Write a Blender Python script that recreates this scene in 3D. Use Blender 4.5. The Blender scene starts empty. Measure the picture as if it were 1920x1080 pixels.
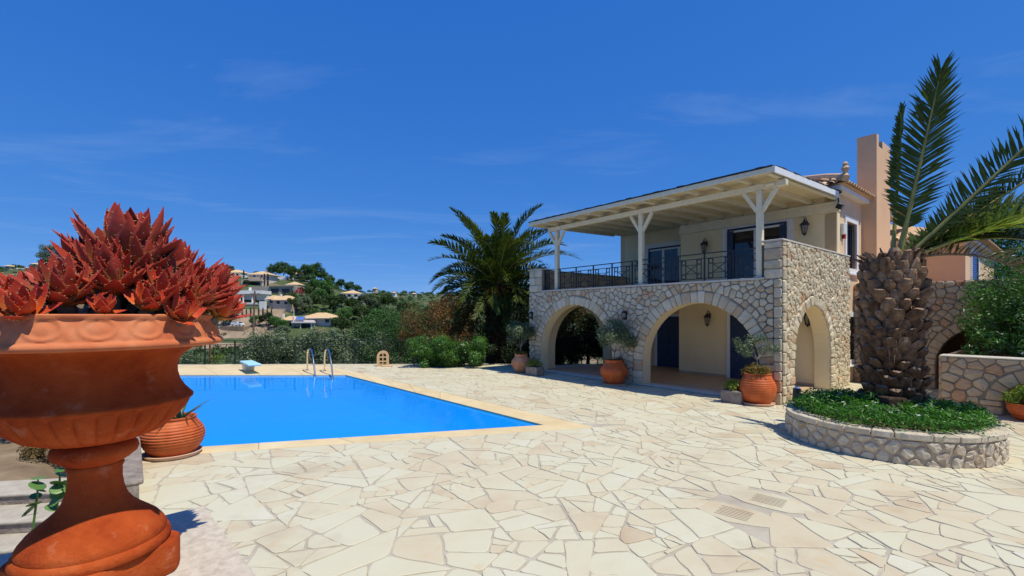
import bpy, bmesh, math, random
import numpy as np
from mathutils import Vector, Matrix, kdtree, noise

R = math.radians
rng = random.Random(7)
nrg = np.random.default_rng(11)
scene = bpy.context.scene
COL = scene.collection

# ------------------------------------------------------------------ camera, sky, sun, exposure
EYE, F, HY = 2.2, 872.0, 591.0            # eye height (m), focal length and horizon row for a 1920 px wide frame
cam_d = bpy.data.cameras.new('camera'); cam = bpy.data.objects.new('camera', cam_d); COL.objects.link(cam)
cam.location = (0, 0, EYE); cam.rotation_euler = (R(90), 0, 0)
cam_d.sensor_width = 36; cam_d.lens = F / 1920 * 36; cam_d.shift_y = (HY - 540) / 1920
cam_d.clip_start = 0.05; cam_d.clip_end = 5000
scene.camera = cam

SUN_EL, SUN_AZ = R(65), math.atan2(0.80, -0.60)      # azimuth measured from +Y towards +X
world = bpy.data.worlds.new('World'); scene.world = world; world.use_nodes = True
wn, wl = world.node_tree.nodes, world.node_tree.links
sky = wn.new('ShaderNodeTexSky'); sky.sky_type = 'NISHITA'; sky.sun_disc = False
sky.sun_elevation = SUN_EL; sky.sun_rotation = SUN_AZ
sky.altitude = 3000; sky.air_density = 0.6; sky.dust_density = 0.0; sky.ozone_density = 6.0
bg = wn['Background']; bg.inputs['Strength'].default_value = 0.14
tc = wn.new('ShaderNodeTexCoord')
sep = wn.new('ShaderNodeSeparateXYZ'); wl.new(tc.outputs['Generated'], sep.inputs[0])
# thin cirrus: noise on the direction projected on a high flat layer
zc = wn.new('ShaderNodeMath'); zc.operation = 'MAXIMUM'; zc.inputs[1].default_value = 0.06; wl.new(sep.outputs['Z'], zc.inputs[0])
dx = wn.new('ShaderNodeMath'); dx.operation = 'DIVIDE'; wl.new(sep.outputs['X'], dx.inputs[0]); wl.new(zc.outputs[0], dx.inputs[1])
dy = wn.new('ShaderNodeMath'); dy.operation = 'DIVIDE'; wl.new(sep.outputs['Y'], dy.inputs[0]); wl.new(zc.outputs[0], dy.inputs[1])
cmb = wn.new('ShaderNodeCombineXYZ'); wl.new(dx.outputs[0], cmb.inputs[0]); wl.new(dy.outputs[0], cmb.inputs[1])
mp = wn.new('ShaderNodeMapping'); mp.inputs['Rotation'].default_value = (0, 0, R(-38)); mp.inputs['Scale'].default_value = (0.55, 1.1, 1)
mp.inputs['Location'].default_value = (3.1, 1.7, 0); wl.new(cmb.outputs[0], mp.inputs[0])
nz = wn.new('ShaderNodeTexNoise'); nz.inputs['Scale'].default_value = 0.9; nz.inputs['Detail'].default_value = 7; nz.inputs['Roughness'].default_value = 0.62
nz.inputs['Distortion'].default_value = 0.7; wl.new(mp.outputs[0], nz.inputs['Vector'])
rmp = wn.new('ShaderNodeMapRange'); rmp.inputs['From Min'].default_value = 0.53; rmp.inputs['From Max'].default_value = 0.85
rmp.inputs['To Max'].default_value = 0.19; wl.new(nz.outputs['Fac'], rmp.inputs['Value'])
mxc = wn.new('ShaderNodeMix'); mxc.data_type = 'RGBA'; mxc.inputs['B'].default_value = (3.6, 4.6, 6.0, 1)
# response of the photograph to the sky's radiance, one power curve per channel (the same in every direction)
scl = wn.new('ShaderNodeVectorMath'); scl.operation = 'SCALE'; scl.inputs['Scale'].default_value = 0.14; wl.new(sky.outputs[0], scl.inputs[0])
sp3 = wn.new('ShaderNodeSeparateXYZ'); wl.new(scl.outputs[0], sp3.inputs[0]); cb3 = wn.new('ShaderNodeCombineXYZ')
for ch, (gain, gam) in zip('XYZ', ((0.50, 0.96), (0.51, 0.51), (0.81, 0.235))):
    pw = wn.new('ShaderNodeMath'); pw.operation = 'POWER'; pw.inputs[1].default_value = gam; wl.new(sp3.outputs[ch], pw.inputs[0])
    ml = wn.new('ShaderNodeMath'); ml.operation = 'MULTIPLY'; ml.inputs[1].default_value = gain / 0.14; wl.new(pw.outputs[0], ml.inputs[0]); wl.new(ml.outputs[0], cb3.inputs[ch])
wl.new(rmp.outputs[0], mxc.inputs['Factor']); wl.new(cb3.outputs[0], mxc.inputs['A']); wl.new(mxc.outputs['Result'], bg.inputs['Color'])

sun_d = bpy.data.lights.new('sun', 'SUN'); sun = bpy.data.objects.new('sun', sun_d); COL.objects.link(sun)
sun_d.energy = 4.6; sun_d.angle = R(0.53); sun_d.color = (1.0, 0.945, 0.80)
SDIR = Vector((math.sin(SUN_AZ) * math.cos(SUN_EL), math.cos(SUN_AZ) * math.cos(SUN_EL), math.sin(SUN_EL)))
sun.rotation_euler = (-SDIR).to_track_quat('-Z', 'Y').to_euler()
scene.view_settings.view_transform = 'Standard'; scene.view_settings.look = 'None'
scene.view_settings.exposure = 0.0; scene.view_settings.gamma = 1.0
scene.cycles.max_bounces = 7; scene.cycles.transparent_max_bounces = 12; scene.cycles.diffuse_bounces = 4
scene.cycles.caustics_reflective = False; scene.cycles.caustics_refractive = False

# ------------------------------------------------------------------ helpers
def at(px, depth, z=0.0):                  # world point on the bearing of a photo column
    return Vector(((px - 960) / F * depth, depth, z))
def gnd(px, py, z=0.0):
    d = F * (EYE - z) / (py - HY); return at(px, d, z)
def tag(o, label=None, cat=None, group=None, kind=None):
    if label: o['label'] = label
    if cat: o['category'] = cat
    if group: o['group'] = group
    if kind: o['kind'] = kind
    return o
def empty(name, loc=(0, 0, 0), rz=0.0, label=None, cat=None, group=None):
    o = bpy.data.objects.new(name, None); COL.objects.link(o); o.location = loc; o.rotation_euler = (0, 0, rz)
    o.empty_display_size = 0.1
    return tag(o, label, cat, group)
def link(name, me, parent=None, loc=(0, 0, 0), rot=(0, 0, 0), sc=(1, 1, 1)):
    o = bpy.data.objects.new(name, me); COL.objects.link(o)
    o.parent = parent; o.location = loc; o.rotation_euler = rot; o.scale = sc
    return o
def np_mesh(name, V, Fc, mat, tint=None, smooth=False, mats=None, midx=None):
    V = np.asarray(V, dtype=np.float32); Fc = np.asarray(Fc, dtype=np.int32)
    me = bpy.data.meshes.new(name); n, k = Fc.shape
    me.vertices.add(len(V)); me.vertices.foreach_set('co', V.ravel())
    me.loops.add(n * k); me.loops.foreach_set('vertex_index', Fc.ravel())
    me.polygons.add(n); me.polygons.foreach_set('loop_start', np.arange(0, n * k, k, dtype=np.int32))
    if tint is not None:
        a = me.attributes.new('tint', 'FLOAT', 'POINT'); a.data.foreach_set('value', np.asarray(tint, dtype=np.float32))
    for m in (mats or [mat]): me.materials.append(m)
    if midx is not None: me.polygons.foreach_set('material_index', np.asarray(midx, dtype=np.int32))
    if smooth: me.polygons.foreach_set('use_smooth', np.ones(n, dtype=bool))
    me.update(calc_edges=True); me.validate()
    return me
class MB:
    """collects polygons; build() makes ONE mesh"""
    def __init__(s): s.v = []; s.f = []; s.m = []; s.t = []; s.mi = 0; s.tv = 0.5
    def add(s, vs, fs):
        o = len(s.v); s.v += [tuple(p) for p in vs]; s.t += [s.tv] * len(vs)
        for f in fs: s.f.append(tuple(i + o for i in f)); s.m.append(s.mi)
        return s
    def box(s, x0, x1, y0, y1, z0, z1):
        return s.add([(x0,y0,z0),(x1,y0,z0),(x1,y1,z0),(x0,y1,z0),(x0,y0,z1),(x1,y0,z1),(x1,y1,z1),(x0,y1,z1)],
              [(0,3,2,1),(4,5,6,7),(0,1,5,4),(1,2,6,5),(2,3,7,6),(3,0,4,7)])
    def bar(s, p, q, w, h=None, up=(0, 0, 1)):
        h = h or w; p = Vector(p); q = Vector(q); d = (q - p).normalized(); up = Vector(up)
        if abs(d.dot(up)) > .98: up = Vector((1, 0, 0))
        a = d.cross(up).normalized(); b = a.cross(d).normalized()
        c = [(-1,-1),(1,-1),(1,1),(-1,1)]
        vs = [e + a*(i*w/2) + b*(j*h/2) for e in (p, q) for i, j in c]
        return s.add(vs, [(0,3,2,1),(4,5,6,7),(0,1,5,4),(1,2,6,5),(2,3,7,6),(3,0,4,7)])
    def tube(s, pts, rad, n=8, cap=True):
        pts = [Vector(p) for p in pts]; rad = rad if hasattr(rad, '__len__') else [rad] * len(pts)
        vs = []; prev = None
        for i, p in enumerate(pts):
            d = (pts[min(i+1, len(pts)-1)] - pts[max(i-1, 0)]).normalized()
            if prev is None:
                a = d.orthogonal().normalized()
            else:
                a = (prev - d * prev.dot(d))
                a = a.normalized() if a.length > 1e-6 else d.orthogonal().normalized()
            prev = a; b = d.cross(a)
            for k in range(n):
                t = 2*math.pi*k/n; vs.append(p + (a*math.cos(t) + b*math.sin(t)) * rad[i])
        fs = [(i*n+k, i*n+(k+1)%n, (i+1)*n+(k+1)%n, (i+1)*n+k) for i in range(len(pts)-1) for k in range(n)]
        if cap: fs += [tuple(range(n-1, -1, -1)), tuple((len(pts)-1)*n+k for k in range(n))]
        return s.add(vs, fs)
    def lathe(s, prof, n=32, c=(0, 0, 0), mod=None, cap=True):
        vs = []
        for i, (r, z) in enumerate(prof):
            for k in range(n):
                t = 2*math.pi*k/n; rr, zz = (r, z) if mod is None else mod(r, z, t, i)
                vs.append((c[0]+rr*math.cos(t), c[1]+rr*math.sin(t), c[2]+zz))
        m = len(prof)
        fs = [(i*n+k, i*n+(k+1)%n, (i+1)*n+(k+1)%n, (i+1)*n+k) for i in range(m-1) for k in range(n)]
        if cap: fs += [tuple(range(n-1, -1, -1)), tuple((m-1)*n+k for k in range(n))]
        return s.add(vs, fs)
    def prism(s, poly, z0, z1):
        n = len(poly); vs = [(x, y, z0) for x, y in poly] + [(x, y, z1) for x, y in poly]
        return s.add(vs, [tuple(range(n-1, -1, -1)), tuple(range(n, 2*n))] + [(i, (i+1) % n, n+(i+1) % n, n+i) for i in range(n)])
    def mesh(s, name, mat, smooth=False, fix=True, angle=None):
        me = bpy.data.meshes.new(name); me.from_pydata(s.v, [], s.f)
        for m in (mat if isinstance(mat, (list, tuple)) else [mat]): me.materials.append(m)
        if s.mi or any(s.m): me.polygons.foreach_set('material_index', s.m)
        a = me.attributes.new('tint', 'FLOAT', 'POINT'); a.data.foreach_set('value', s.t)
        if fix and len(s.f) < 60000:
            bm = bmesh.new(); bm.from_mesh(me); bmesh.ops.recalc_face_normals(bm, faces=bm.faces); bm.to_mesh(me); bm.free()
        if smooth:
            me.polygons.foreach_set('use_smooth', [True] * len(me.polygons))
            if angle:
                bm = bmesh.new(); bm.from_mesh(me)
                for e in bm.edges:
                    if len(e.link_faces) == 2 and e.calc_face_angle(0) > R(angle): e.smooth = False
                bm.to_mesh(me); bm.free()
        return me
    def build(s, name, mat, parent=None, smooth=False, loc=(0, 0, 0), rot=(0, 0, 0), angle=35, fix=True):
        return link(name, s.mesh(name, mat, smooth, fix, angle), parent, loc, rot)
def bevel(o, w=0.01, seg=1):
    m = o.modifiers.new('bevel', 'BEVEL'); m.width = w; m.segments = seg; m.limit_method = 'ANGLE'; m.angle_limit = R(40)
    return o

# ------------------------------------------------------------------ materials
MATS = {}
def nodes_of(name):
    m = bpy.data.materials.new(name); m.use_nodes = True; MATS[name] = m
    nt = m.node_tree; return m, nt.nodes, nt.links, nt.nodes['Principled BSDF']
def c4(c): return (*c, 1)
def mat(name, stops, rough=0.8, scale=6.0, detail=6, tint=0.0, bump=0.0, bscale=30.0, spec=0.3, metal=0.0, space='Object', nrange=(0.3, 0.7), bdist=0.02, spots=None, spots2=None):
    """stops: colours from low to high; value = noise*(1-tint) + tint attribute*tint"""
    m, n, l, p = nodes_of(name)
    tcn = n.new('ShaderNodeTexCoord')
    nzt = n.new('ShaderNodeTexNoise'); nzt.inputs['Scale'].default_value = scale; nzt.inputs['Detail'].default_value = detail; nzt.inputs['Roughness'].default_value = 0.6
    if space == 'World':
        gm = n.new('ShaderNodeNewGeometry'); vec = gm.outputs['Position']
    else: vec = tcn.outputs['Object']
    l.new(vec, nzt.inputs['Vector'])
    mr = n.new('ShaderNodeMapRange'); mr.inputs['From Min'].default_value = nrange[0]; mr.inputs['From Max'].default_value = nrange[1]
    l.new(nzt.outputs['Fac'], mr.inputs['Value']); val = mr.outputs[0]
    if tint > 0:
        at_ = n.new('ShaderNodeAttribute'); at_.attribute_name = 'tint'
        mx = n.new('ShaderNodeMix'); mx.inputs['Factor'].default_value = tint
        l.new(val, mx.inputs['A']); l.new(at_.outputs['Fac'], mx.inputs['B']); val = mx.outputs['Result']
    cr = n.new('ShaderNodeValToRGB'); e = cr.color_ramp.elements
    k = len(stops)
    e[0].color = c4(stops[0]); e[0].position = 0; e[1].color = c4(stops[-1]); e[1].position = 1
    for i in range(1, k-1):
        q = e.new(i/(k-1)); q.color = c4(stops[i])
    l.new(val, cr.inputs['Fac']); colour = cr.outputs['Color']
    for spots in [q for q in (spots, spots2) if q]:   # (colour, scale, threshold, amount): weathering patches of their own shape
        n2 = n.new('ShaderNodeTexNoise'); n2.inputs['Scale'].default_value = spots[1]; n2.inputs['Detail'].default_value = 8; n2.inputs['Roughness'].default_value = 0.65
        l.new(vec, n2.inputs['Vector'])
        m2 = n.new('ShaderNodeMapRange'); m2.inputs['From Min'].default_value = spots[2]; m2.inputs['From Max'].default_value = spots[2] + 0.14; m2.inputs['To Max'].default_value = spots[3]
        l.new(n2.outputs['Fac'], m2.inputs['Value'])
        x2 = n.new('ShaderNodeMix'); x2.data_type = 'RGBA'; x2.inputs['B'].default_value = c4(spots[0])
        l.new(m2.outputs[0], x2.inputs['Factor']); l.new(colour, x2.inputs['A']); colour = x2.outputs['Result']
    l.new(colour, p.inputs['Base Color'])
    p.inputs['Roughness'].default_value = rough; p.inputs['Specular IOR Level'].default_value = spec; p.inputs['Metallic'].default_value = metal
    if bump:
        nb = n.new('ShaderNodeTexNoise'); nb.inputs['Scale'].default_value = bscale; nb.inputs['Detail'].default_value = 6; nb.inputs['Roughness'].default_value = 0.65
        l.new(vec, nb.inputs['Vector'])
        bp = n.new('ShaderNodeBump'); bp.inputs['Strength'].default_value = bump; bp.inputs['Distance'].default_value = bdist
        l.new(nb.outputs['Fac'], bp.inputs['Height']); l.new(bp.outputs[0], p.inputs['Normal'])
    return m
def leafmat(name, stops, trans=0.3, rough=0.5, spec=0.3, scale=3.0, tw=0.75):
    m = mat(name, stops, rough, scale, 3, tint=tw, spec=spec)
    n, l = m.node_tree.nodes, m.node_tree.links; p = n['Principled BSDF']; out = n['Material Output']
    src = p.inputs['Base Color'].links[0].from_socket
    tr = n.new('ShaderNodeBsdfTranslucent'); hsn = n.new('ShaderNodeHueSaturation'); hsn.inputs['Value'].default_value = 1.5; hsn.inputs['Saturation'].default_value = 1.15
    l.new(src, hsn.inputs['Color']); l.new(hsn.outputs[0], tr.inputs['Color'])
    ms = n.new('ShaderNodeMixShader'); ms.inputs[0].default_value = trans
    l.new(p.outputs[0], ms.inputs[1]); l.new(tr.outputs[0], ms.inputs[2]); l.new(ms.outputs[0], out.inputs['Surface'])
    return m

M = {}
M['terracotta'] = mat('terracotta', [(.24,.032,.008),(.37,.060,.013),(.44,.081,.018),(.52,.122,.034)], .9, 5, 8, spec=.08, bump=.6, bscale=70, bdist=.01, spots=((.60,.28,.155), 12, .58, .4))
M['terra_rim'] = mat('terracotta_rim', [(.48,.11,.038),(.58,.17,.062),(.66,.25,.11)], .8, 6, 8, bump=.25, bscale=60, bdist=.005)
M['terra_pot'] = mat('terracotta_pot', [(.408,.075,.016),(.516,.109,.025),(.600,.161,.045)], .55, 4, 6, bump=.15, bscale=40, bdist=.005, spots=((.60,.34,.20), 5, .62, .5))
M['terra_old'] = mat('terracotta_old', [(.45,.17,.08),(.58,.26,.13),(.66,.36,.21)], .8, 4, 6, bump=.2, bscale=40, bdist=.005)
M['saucer'] = mat('saucer', [(.60,.38,.26),(.70,.48,.35)], .8, 8, bump=.2)
M['clay_block'] = mat('clay_block', [(.58,.36,.18),(.68,.46,.26)], .85, 8, bump=.25)
M['flag'] = mat('flagstone', [(.35,.26,.165),(.47,.365,.24),(.54,.455,.31),(.56,.495,.345),(.57,.53,.38),(.58,.545,.40),(.60,.575,.46)], .72, 1.6, 9, tint=.66, bump=.3, bscale=22, bdist=.006, space='World', spots=((.58,.41,.22), 2.3, .585, .75), spots2=((.40,.31,.21), .55, .54, .5))
M['joint'] = mat('paving_joint', [(.36,.315,.245),(.44,.39,.305),(.53,.475,.38)], .9, 3, 8, bump=.4, bscale=60, bdist=.006, space='World', spots2=((.30,.235,.165), .55, .54, .5))
M['coping'] = mat('coping_stone', [(.550,.420,.225),(.660,.520,.297),(.720,.600,.378)], .75, 1.3, 8, tint=.3, bump=.15, bscale=50, bdist=.003, space='World', spots=((.42,.34,.22), 2.0, .63, .5))
M['slab'] = mat('hammered_slab', [(.42,.36,.275),(.53,.465,.37),(.61,.545,.45)], .85, 26, 10, bump=.5, bscale=120, bdist=.004, spots=((.44,.36,.28), 60, .60, .4))
M['wallstone'] = mat('wall_stone', [(.50,.19,.095),(.54,.36,.21),(.52,.425,.28),(.60,.515,.36),(.69,.605,.44),(.56,.50,.385)], .85, 5, 10, tint=.6, bump=.8, bscale=24, bdist=.02, spots=((.46,.20,.11), 5.0, .60, .55), space='World')
M['wallstone_warm'] = mat('wall_stone_warm', [(.468,.163,.076),(.494,.300,.173),(.468,.350,.227),(.533,.413,.281),(.598,.488,.335)], .85, 5, 10, tint=.66, bump=.7, bscale=26, bdist=.018, space='World')
M['mortar'] = mat('wall_mortar', [(.21,.175,.13),(.30,.255,.19)], .95, 10, 8, bump=.5, bscale=50)
M['planter_mortar'] = mat('planter_mortar', [(.391,.299,.207),(.540,.425,.310)], .95, 6, 8, bump=.6, bscale=40)
M['planterstone'] = mat('planter_stone', [(.405,.279,.168),(.486,.406,.294),(.594,.508,.378),(.675,.584,.430)], .85, 7, 10, tint=.55, bump=.9, bscale=22, bdist=.02, space='World')
M['cap'] = mat('cap_stone', [(.50,.45,.37),(.62,.57,.49)], .8, 5, bump=.2)
M['cream'] = mat('cream_plaster', [(.81,.65,.385),(.85,.695,.425)], .9, 1.5, 6, bump=.12, bscale=90, bdist=.004, spots=((.72,.57,.34), 1.6, .57, .45))
M['pink'] = mat('pink_plaster', [(.720,.488,.287),(.792,.561,.345)], .9, 1.2, 6, bump=.12, bscale=90, bdist=.004, spots=((.60,.44,.32), 1.5, .57, .5))
M['pinkdark'] = mat('dark_pink_plaster', [(.672,.415,.230),(.732,.476,.276)], .9, 1.2, 6, bump=.12, bscale=90, bdist=.004)  # darker pink; on the rear wing front it stands for shade
M['white'] = mat('white_paint', [(.72,.71,.68),(.80,.79,.76)], .6, 6, bump=.08)
M['timber'] = mat('painted_timber', [(.70,.61,.40),(.80,.71,.50)], .6, 9, 8, bump=.15, bscale=30, spots=((.50,.43,.32), 7, .64, .5))
M['ceilboard'] = mat('painted_boards', [(.74,.62,.38),(.82,.70,.46)], .65, 4, 8, tint=.5)
M['felt'] = mat('roof_felt', [(.025,.025,.03),(.05,.05,.055)], .8, 12, bump=.4)
M['tile'] = mat('roof_tile', [(.46,.25,.13),(.58,.38,.22),(.66,.50,.33)], .85, 6, 8, tint=.5, bump=.3, bscale=30, space='World')
M['floor_tile'] = mat('veranda_floor', [(.468,.325,.195),(.585,.429,.273)], .55, 3, 6)
M['bluepaint'] = mat('navy_paint', [(.018,.032,.075),(.028,.048,.10)], .45, 6)
M['shutter'] = mat('shutter_paint', [(.07,.15,.42),(.10,.20,.50)], .5, 6)
M['iron'] = mat('black_iron', [(.008,.008,.01),(.02,.02,.022)], .45, 10, spec=.5)
M['fence'] = mat('fence_paint', [(.012,.02,.018),(.025,.035,.03)], .5, 10)
M['rust'] = mat('rusty_steel', [(.16,.06,.03),(.24,.11,.06)], .8, 14, bump=.3)
M['chrome'] = mat('chrome', [(.62,.60,.57),(.75,.73,.70)], .16, 10, metal=1.0)
M['lampglass'] = mat('lamp_glass', [(.22,.19,.13),(.34,.29,.20)], .25, 20)
M['plastic'] = mat('pale_plastic', [(.62,.62,.55),(.68,.68,.60)], .5, 5)
M['redlens'] = mat('red_lens', [(.35,.02,.015),(.45,.03,.02)], .2, 5)
M['board_blue'] = mat('board_blue', [(.34,.62,.75),(.42,.70,.82)], .6, 5)
M['board_white'] = mat('board_white', [(.60,.57,.50),(.72,.70,.64)], .6, 5)
M['soil'] = mat('soil', [(.09,.055,.03),(.16,.105,.06)], .95, 12, bump=.6)
M['bark'] = mat('bark', [(.07,.05,.035),(.15,.115,.085)], .9, 14, 8, bump=.8, bscale=20, bdist=.03)
M['olivebark'] = mat('olive_bark', [(.14,.12,.10),(.26,.23,.19)], .9, 14, 8, bump=.8, bscale=20, bdist=.02)
M['boot'] = mat('palm_boot', [(.030,.014,.007),(.095,.048,.023),(.21,.125,.068),(.38,.27,.175)], .85, 11, 9, tint=.5, bump=.7, bscale=30, bdist=.02, space='World')
M['bootcut'] = mat('palm_boot_cut', [(.20,.11,.06),(.36,.24,.15)], .8, 15, 6)
M['fibre'] = mat('palm_fibre', [(.025,.014,.008),(.08,.045,.025)], .95, 20, bump=.8)
M['rachis'] = mat('palm_rachis', [(.22,.20,.05),(.36,.32,.09)], .5, 5)
M['frond'] = leafmat('palm_leaf', [(.036,.056,.010),(.066,.094,.016),(.115,.145,.026)], .22, .5, .2, tw=.6)
M['frond_yellow'] = leafmat('palm_leaf_yellow', [(.10,.19,.03),(.24,.32,.04),(.50,.46,.06)], .3, .45, .4, tw=.7)
M['frond_dry'] = leafmat('palm_leaf_dry', [(.16,.11,.06),(.26,.19,.11),(.36,.29,.18)], .25, .7, .2, tw=.6)
M['fruit'] = mat('palm_fruit', [(.55,.16,.02),(.70,.28,.04)], .6, 20)
M['hedge'] = leafmat('hedge_leaf', [(.03,.085,.012),(.07,.17,.025),(.12,.27,.04)], .2, .4, .4)
M['laurel'] = leafmat('shrub_leaf', [(.025,.075,.012),(.06,.16,.025),(.11,.25,.04)], .22, .45, .4)
M['olive'] = leafmat('olive_leaf', [(0.0564,0.0972,0.0408),(0.1212,0.1704,0.0828),(0.2436,0.2916,0.1584)], .15, .5, .4)
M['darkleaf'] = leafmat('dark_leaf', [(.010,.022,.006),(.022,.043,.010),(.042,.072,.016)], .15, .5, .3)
M['redleaf'] = leafmat('red_tinged_leaf', [(.036,.054,.012),(.102,.084,.020),(.240,.078,.020),(.360,.108,.026)], .2, .5, .3)
M['pine'] = leafmat('pine_needles', [(0.0225,0.0562,0.0125),(0.0475,0.1125,0.0225),(0.0938,0.1787,0.0400)], .15, .55, .3)
M['scrub'] = leafmat('scrub_leaf', [(0.0207,0.0448,0.0115),(0.0448,0.0862,0.0207),(0.0862,0.1380,0.0356)], .1, .7, .2)
M['ivy'] = leafmat('ground_cover', [(.03,.10,.012),(.07,.20,.03),(.14,.31,.05)], .25, .45, .4)
M['lime'] = leafmat('lime_succulent', [(.08,.15,.02),(.17,.25,.03),(.30,.36,.05)], .25, .45, .4)
M['amber'] = leafmat('amber_succulent', [(.12,.10,.02),(.24,.17,.03),(.38,.24,.05)], .25, .5, .3)
M['petal'] = mat('white_petal', [(.75,.74,.70),(.85,.84,.80)], .6, 5)
M['bougain'] = leafmat('bougainvillea', [(.30,.012,.04),(.48,.02,.07)], .3, .5, .3)
M['twig'] = leafmat('dry_bush', [(.10,.07,.03),(.20,.14,.05),(.28,.21,.08)], .2, .6, .2)
M['pad'] = leafmat('round_leaf', [(.06,.15,.03),(.11,.23,.05),(.19,.32,.09)], .2, .4, .4)
M['agave'] = leafmat('aloe_green', [(.05,.10,.06),(.10,.16,.10)], .1, .5, .4)
M['dryleaf'] = mat('withered_leaf', [(.10,.07,.05),(.22,.17,.12),(.40,.34,.27)], .9, 14, 6, tint=.6, bump=.4)
M['tooth'] = mat('aloe_tooth', [(.62,.45,.22),(.78,.62,.36)], .5, 8)
M['step'] = mat('step_stone', [(.36,.31,.24),(.50,.45,.36)], .9, 6, 8, bump=.5)
M['rock'] = mat('rock', [(.20,.16,.13),(.40,.33,.27)], .9, 7, 8, bump=.9, bscale=14, bdist=.05)
M['basin'] = mat('pool_lining', [(.002,.31,.95),(.003,.33,.97)], .5, 2)
M['carwhite'] = mat('car_paint', [(.74,.75,.76),(.80,.80,.80)], .25, 3, spec=.5)
M['rubber'] = mat('rubber', [(.012,.012,.012),(.025,.025,.025)], .8, 8)
M['pole'] = mat('pole_wood', [(.16,.10,.065),(.24,.16,.11)], .9, 8, bump=.4)
M['farwhite'] = mat('far_white_render', [(.74,.73,.69),(.82,.81,.78)], .9, .4, 5)
M['farpink'] = mat('far_pink_render', [(.70,.57,.53),(.78,.64,.60)], .9, .4, 5)
M['fartan'] = mat('far_tan_render', [(.54,.43,.31),(.62,.51,.38)], .9, .4, 5)
M['fargrey'] = mat('far_concrete', [(.34,.29,.22),(.42,.36,.29)], .9, .5, 6)
M['farstone'] = mat('far_stone', [(.22,.18,.135),(.33,.27,.20)], .9, 1.2, 8, bump=.5, bscale=3, bdist=.1)
M['farroof'] = mat('far_roof_tile', [(.56,.37,.19),(.68,.48,.27)], .9, .8, 6, tint=.4)
M['farpane'] = mat('far_dark_pane', [(.012,.015,.02),(.03,.035,.04)], .2, 1)  # far window glass, also the inner shade of a porch and open bays
M['dirt'] = mat('bare_dirt', [(.22,.155,.10),(.36,.27,.18)], .95, .25, 8, bump=.4, bscale=2, bdist=.1, space='World')

def glass_mat():
    m, n, l, p = nodes_of('dark_glass')
    p.inputs['Base Color'].default_value = (.012, .016, .022, 1); p.inputs['Roughness'].default_value = .03; p.inputs['Specular IOR Level'].default_value = .6
    return m
M['glass'] = glass_mat()
def water_mat():
    m, n, l, p = nodes_of('pool_water'); out = n['Material Output']; n.remove(p)
    gm = n.new('ShaderNodeNewGeometry')
    mpn = n.new('ShaderNodeMapping'); mpn.inputs['Scale'].default_value = (1, .6, 1); l.new(gm.outputs['Position'], mpn.inputs[0])
    a = n.new('ShaderNodeTexNoise'); a.inputs['Scale'].default_value = 2.6; a.inputs['Detail'].default_value = 3; l.new(mpn.outputs[0], a.inputs['Vector'])
    b = n.new('ShaderNodeBump'); b.inputs['Strength'].default_value = .11; b.inputs['Distance'].default_value = .05; l.new(a.outputs['Fac'], b.inputs['Height'])
    fr = n.new('ShaderNodeFresnel'); fr.inputs['IOR'].default_value = 1.33; l.new(b.outputs[0], fr.inputs['Normal'])
    g = n.new('ShaderNodeBsdfGlossy'); g.inputs['Roughness'].default_value = .012; l.new(b.outputs[0], g.inputs['Normal'])
    t = n.new('ShaderNodeBsdfTransparent'); t.inputs['Color'].default_value = (.90, .985, 1, 1)
    bk = n.new('ShaderNodeMath'); bk.operation = 'MULTIPLY'; iv = n.new('ShaderNodeMath'); iv.operation = 'SUBTRACT'; iv.inputs[0].default_value = 1; l.new(gm.outputs['Backfacing'], iv.inputs[1]); l.new(fr.outputs[0], bk.inputs[0]); l.new(iv.outputs[0], bk.inputs[1])
    x = n.new('ShaderNodeMixShader'); l.new(bk.outputs[0], x.inputs[0]); l.new(t.outputs[0], x.inputs[1]); l.new(g.outputs[0], x.inputs[2])
    l.new(x.outputs[0], out.inputs['Surface']); return m
M['water'] = water_mat()
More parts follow.
